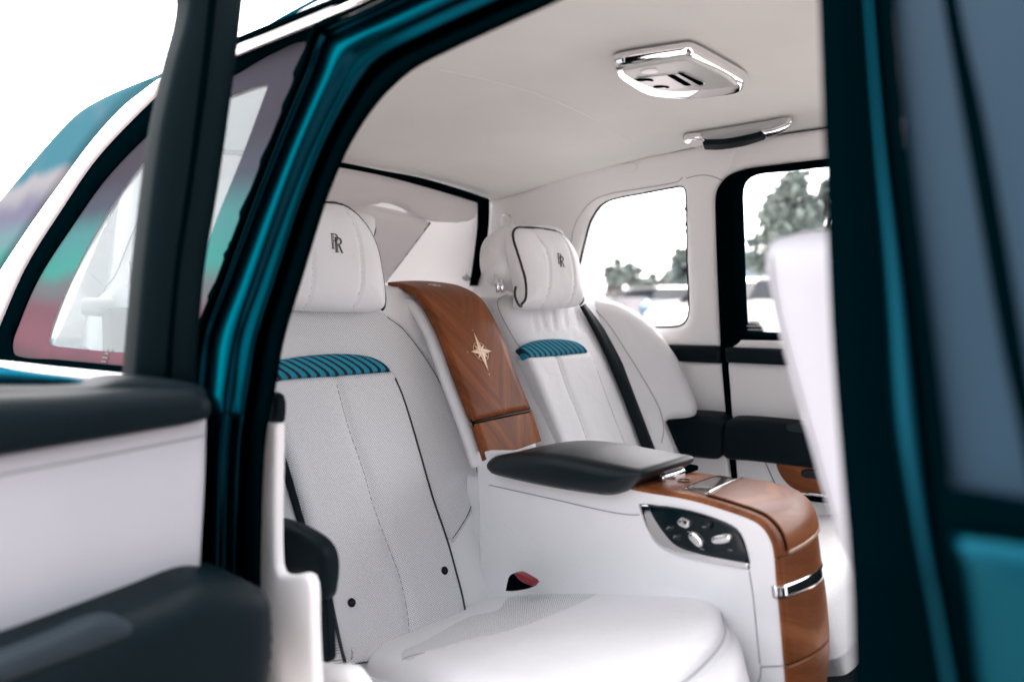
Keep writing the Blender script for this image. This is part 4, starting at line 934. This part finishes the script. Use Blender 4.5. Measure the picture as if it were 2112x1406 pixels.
# ------------------------------------------------------------------ front door, door pillar and front seat
FDR = part('front_door', 'closed near front door with tinted window')
pb = [(1688, -80), (1690, 0), (1702, 348), (1716, 697), (1735, 950), (1750, 1127), (1757, 1242), (1762, 1500)]
p2 = [(1776, -80), (1782, 0), (1802, 300), (1824, 600), (1840, 876), (1868, 1050), (1908, 1252), (1950, 1500)]
p3 = [(1796, -80), (1799, 0), (1826, 300), (1866, 600), (1895, 876), (1914, 1050), (1946, 1252), (1992, 1500)]
p4 = [(1838, -80), (1844, 0), (1874, 300), (1912, 600), (1948, 876), (1968, 1050), (1990, 1252), (2022, 1500)]
def cv(p, off, n=40): return np.array([near(q, off) for q in spline(p, 6, False)])
K = [cv(p, 0) for p in (pb, p2, p3, p4)]
def mix3(a, b, t, off): return np.array([near(q, off) for q in (np.array(spline(a, 6, False))*(1-t)+np.array(spline(b, 6, False))*t)])
PIL = part('door_pillar')
loft('pillar_seal', [cv(pb, -.10), cv(pb, -.02), mix3(pb, p2, .06, -.006), mix3(pb, p2, .2, 0), mix3(pb, p2, .5, -.002), mix3(pb, p2, .8, -.004), cv(p2, -.006)], BLACK, PIL)
loft('pillar_paint', [mix3(p2, p3, -.35, -.020), cv(p2, -.006), mix3(p2, p3, .25, .001), mix3(p2, p3, .5, .004), mix3(p2, p3, .75, .003), cv(p3, -.002), mix3(p3, p4, .2, -.012)], TEAL, PIL)
loft('frame_gasket', [mix3(p3, p4, .15, -.014), mix3(p3, p4, .3, .002), mix3(p3, p4, .6, .004), mix3(p3, p4, .9, .003), cv(p4, -.008)], BLACK, PIL)
FG = mat('tinted_window', (.014, .033, .052), .35, spec=.08)
ND = NEARU
Panel('window_glass', [(1830, -120, 'c'), (1844, 0), (1874, 300), (1912, 600), (1948, 876), (1964, 1010, 'c'), (2240, 1050, 'c'), (2400, 600), (2500, -120, 'c')], ND.off(-.010), FG, FDR, thick=.004, bulge=.0005, r=.003, res=.05)
Panel('dark_diagonal', [(1930, -100, 'c'), (1966, -100, 'c'), (1974, 0), (2028, 249), (2065, 450), (2103, 672), (2135, 860), (2160, 1015, 'c'), (2128, 1015, 'c'), (2112, 926), (2063, 697), (1999, 324), (1944, 0)], ND.off(-.008), BLACK, FDR, thick=.006, bulge=.004, r=.004, res=.014)  # dark slanted band laid across the window glass
Panel('belt_molding', [(1950, 1004), (2000, 1008), (2112, 1026), (2300, 1060), (2300, 1170), (2112, 1130), (2000, 1112), (1960, 1110)], ND.off(.001), BLACK, FDR, thick=.02, bulge=.007, r=.012, res=.012)
Panel('door_skin', [(1961, 1100, 'c'), (2112, 1120), (2400, 1180, 'c'), (2500, 1700, 'c'), (2060, 1700, 'c'), (2008, 1406), (1983, 1210)], NEARL.off(-.002), TEAL, FDR, thick=.02, bulge=.01, r=.03, res=.015)
Panel('jamb_strip', [(1857, 1310), (1866, 1315), (1900, 1420), (1930, 1560), (1900, 1560), (1870, 1420)], NEARL.off(-.02), TEAL, FDR, thick=.02, bulge=.004, r=.006, res=.012)
box('door_shell', (.50, -.72, .62), (.07, 1.2, .66), TEAL, FDR, .02)
Panel('forward_glass', [(0, 0)], ND, FG, FDR) if False else loft('forward_glass', [[(.50+.27*max(0, z-.95), y, z) for z in np.linspace(.93, 1.47, 6)] for y in np.linspace(-1.3, .04, 8)], FG, FDR, thick=.004)
box('side_sill', (.47, -.1, .3), (.1, 2.2, .2), TEAL, FDR, .03)

WS = part('windscreen')
loft('screen_glass', [[(x, -1.2, 1.54-.03*abs(x-1.31)) for x in np.linspace(.62, 2.04, 8)], [(x, -1.9, .98) for x in np.linspace(.5, 2.14, 8)]], GLASS, WS)
box('dashboard', (1.31, -1.55, .78), (1.6, .5, .4), DARK, WS, .06)
box('front_bulkhead', (1.31, -1.85, .5), (1.8, .08, .95), TEAL, WS, .03)
FST = part('front_seat', 'white back of the near front seat behind the door pillar')
fsb = Panel('backrest', [(1588, 506), (1600, 494), (1640, 483), (1690, 476), (1800, 480), (1880, 560), (1900, 900), (1900, 1300), (1780, 1260), (1752, 1165), (1725, 1095), (1696, 1010), (1665, 900), (1636, 800), (1610, 700), (1592, 610), (1580, 545)], PX(.80), SHADED, FST, thick=.40, bulge=.03, r=.05, res=.014)

# ------------------------------------------------------------------ outside: ground, trees, parked cars, buildings
def tagthing(o, label, cat, group=None, kind=None):
    o['label'] = label
    if cat: o['category'] = cat
    if group: o['group'] = group
    if kind: o['kind'] = kind
GND = mat('pale_gravel', (.50, .45, .43), .9, var=.15, vscale=1.5)
LEAF = mat('leaf_green', (.22, .27, .25), .8, var=.35, vscale=3)
BARK = mat('bark', (.07, .055, .05), .9)
g = link('ground', [(-300, -300, 0), (300, -300, 0), (300, 300, 0), (-300, 300, 0)], [[0, 1, 2, 3]], GND, None, False); g['kind'] = 'structure'
def at(px, py, depth):
    q = ray(px, py); P = CAM+q*depth; return P
def crown(name, c, R, n, leaf, parent, m, seed):
    rd = random.Random(seed); V = []; Fc = []
    cl = []
    for k in range(26):
        while 1:
            a = np.array([rd.uniform(-1, 1) for _ in range(3)])
            if .25 < np.linalg.norm(a) < 1: break
        cl.append((c+a*R*.85, rd.uniform(.14, .30)*R[2]))
    for k in range(n):
        cc, cr = rd.choice(cl); a = np.array([rd.gauss(0, .5) for _ in range(3)])
        P = cc+a*cr; t = np.array([rd.gauss(0, 1) for _ in range(3)]); t /= np.linalg.norm(t); b = np.cross(t, [rd.random(), rd.random(), 1]); b /= np.linalg.norm(b)
        s_ = leaf*rd.uniform(.6, 1.4); i = len(V); V += [P-t*s_, P+b*s_*.5, P+t*s_, P-b*s_*.5]; Fc.append([i, i+1, i+2, i+3])
    return link(name, V, Fc, m, parent, False)
def tree(px, pyc, depth, Rw, Rh, n, leaf, label, seed):
    c = at(px, pyc, depth); root = empty('tree', (c[0], c[1], 0), label, 'tree', group='trees beyond the far windows')
    crown('crown', c, np.array([Rw, Rw, Rh]), n, leaf, root, LEAF, seed)
    P = [np.array([c[0], c[1], 0]), np.array([c[0]+.1, c[1], c[2]*.5]), np.array([c[0], c[1]+.1, c[2]+Rh*.3])]
    tr = tube('trunk', P, [.22, .16, .07], BARK, root)
    for k in range(5):
        a = k*1.3; e = c+np.array([math.cos(a)*Rw*.7, math.sin(a)*Rw*.7, Rh*.35])
        tube('limb', [P[1]*.5+P[2]*.5, (P[2]+e)/2, e], [.08, .05, .02], BARK, root)
    adopt(root)
tree(1690, 455, 22, 2.0, 1.55, 3300, .17, 'large leafy tree seen through the far door window', 1)
tree(1790, 520, 20, 2.2, 1.8, 4000, .16, 'leafy tree half hidden by the door pillar', 2)
tree(1278, 566, 40, 1.3, .85, 2600, .16, 'small rounded tree in the middle of the quarter window', 3)
tree(1412, 560, 30, .75, 1.0, 1600, .14, 'narrow tree at the front edge of the quarter window', 4)
tree(1600, 520, 30, 1.3, 1.1, 1800, .16, 'pale tree showing between the door post and the front seat', 6)
tree(1340, 590, 44, 1.2, .7, 1400, .16, 'low bushy tree between the two trees of the quarter window', 7)
tree(1500, 540, 34, 1.0, .8, 1500, .16, 'tree hidden behind the far door post', 5)
HEDGE = mat('hedge_grey', (.30, .30, .29), .9, var=.5, vscale=2)
hc = at(1330, 596, 46)
hd = crown('hedge', np.array([hc[0], hc[1], 1.2]), np.array([13, 13, 1.1]), 16000, .2, None, HEDGE, 9)
tagthing(hd, 'low band of distant shrubs along the far edge of the yard', None, kind='stuff')
# low house between the trees
hp = at(1575, 590, 36); hz = empty('small_house', (hp[0], hp[1], 0), 'grey roofed house beyond the far door window', 'house')
ang = -TH
def hb(name, cx, cy, cz, sx, sy, sz, m, bev=0): return box(name, (hp[0]+cx*RV[0]+cy*DV[0], hp[1]+cx*RV[1]+cy*DV[1], cz), (sx, sy, sz), m, hz, bev, (0, 0, ang))
hb('wall', 0, 0, .75, 3.2, 3, 1.5, mat('house_wall', (.20, .17, .17), .8))
V = []
for sx in (-1.9, 1.9):
    for sy, z in ((-1.8, 1.5), (0, 3.1), (1.8, 1.5)):
        V.append(np.array([hp[0], hp[1], 0])+RV*sx+np.array([DV[0], DV[1], 0])*sy+np.array([0, 0, z]))
link('house_roof', V, [[0, 1, 4, 3], [1, 2, 5, 4], [0, 2, 1], [3, 4, 5], [0, 3, 5, 2]], mat('slate_roof', (.14, .20, .25), .7), hz, False)
for k in (-.9, .1, 1.0): hb('window', k, -1.52, .85, .45, .05, .6, mat('house_window', (.05, .06, .07), .2))
adopt(hz)
# parked cars
def parked(px, depth, rot, mcol, label):
    c = at(px, 640, depth); root = empty('parked_car', (c[0], c[1], 0), label, 'car', group='parked cars in the yard')
    def loc(x, y, z):
        return np.array([c[0]+x*math.cos(rot)-y*math.sin(rot), c[1]+x*math.sin(rot)+y*math.cos(rot), z])
    body = [(-2.1, .35), (-2.15, .75), (-1.9, .92), (-1.2, 1.0), (1.2, .98), (1.9, .86), (2.15, .7), (2.15, .35)]
    cab = [(-1.3, .97), (-.8, 1.38), (.4, 1.42), (1.15, .97)]
    def ext(name, prof, w0, w1, m):
        n = len(prof); V = [loc(x, -w0 if z < 1.1 else -w1, z) for x, z in prof]+[loc(x, w0 if z < 1.1 else w1, z) for x, z in prof]
        Fc = [list(range(n)), list(range(n, 2*n))[::-1]]+[[i, (i+1) % n, n+(i+1) % n, n+i] for i in range(n)]
        o = link(name, V, Fc, m, root, False); md = o.modifiers.new('b', 'BEVEL'); md.width = .06; md.segments = 3; return o
    ext('body', body, .88, .88, mcol); ext('cabin', cab, .8, .65, GLOSS)
    ext('car_roof', [(-.85, 1.37), (-.7, 1.45), (.35, 1.48), (.5, 1.40)], .68, .64, mcol)
    for x in (-1.35, 1.35):
        for y in (-.86, .86):
            tube('wheel', [loc(x, y-.1, .33), loc(x, y+.1, .33)], .33, BLACK, root, k=18)
    for y in (-.6, .6):
        box('headlight', tuple(loc(2.13, y, .68)), (.08, .3, .12), LAMPW, root, .02, (0, 0, rot))
    adopt(root)
parked(1402, 27, math.radians(20), mat('blue_car_paint', (.05, .16, .25), .25, coat=.8), 'blue car parked low in the quarter window')
parked(1560, 15, math.radians(-10), mat('white_car_paint', (.75, .74, .75), .25, coat=.8), 'white car parked outside the far door window')
parked(1330, 36, math.radians(-40), mat('silver_car_paint', (.5, .5, .52), .25, metal=.5, coat=.8), 'pale silver car parked behind the blue one')

fsb.line('side_seam', [(1612, 530), (1618, 600), (1640, 700), (1668, 800), (1700, 920), (1735, 1060)], .0012, SEAM, FST, lift=.0006)
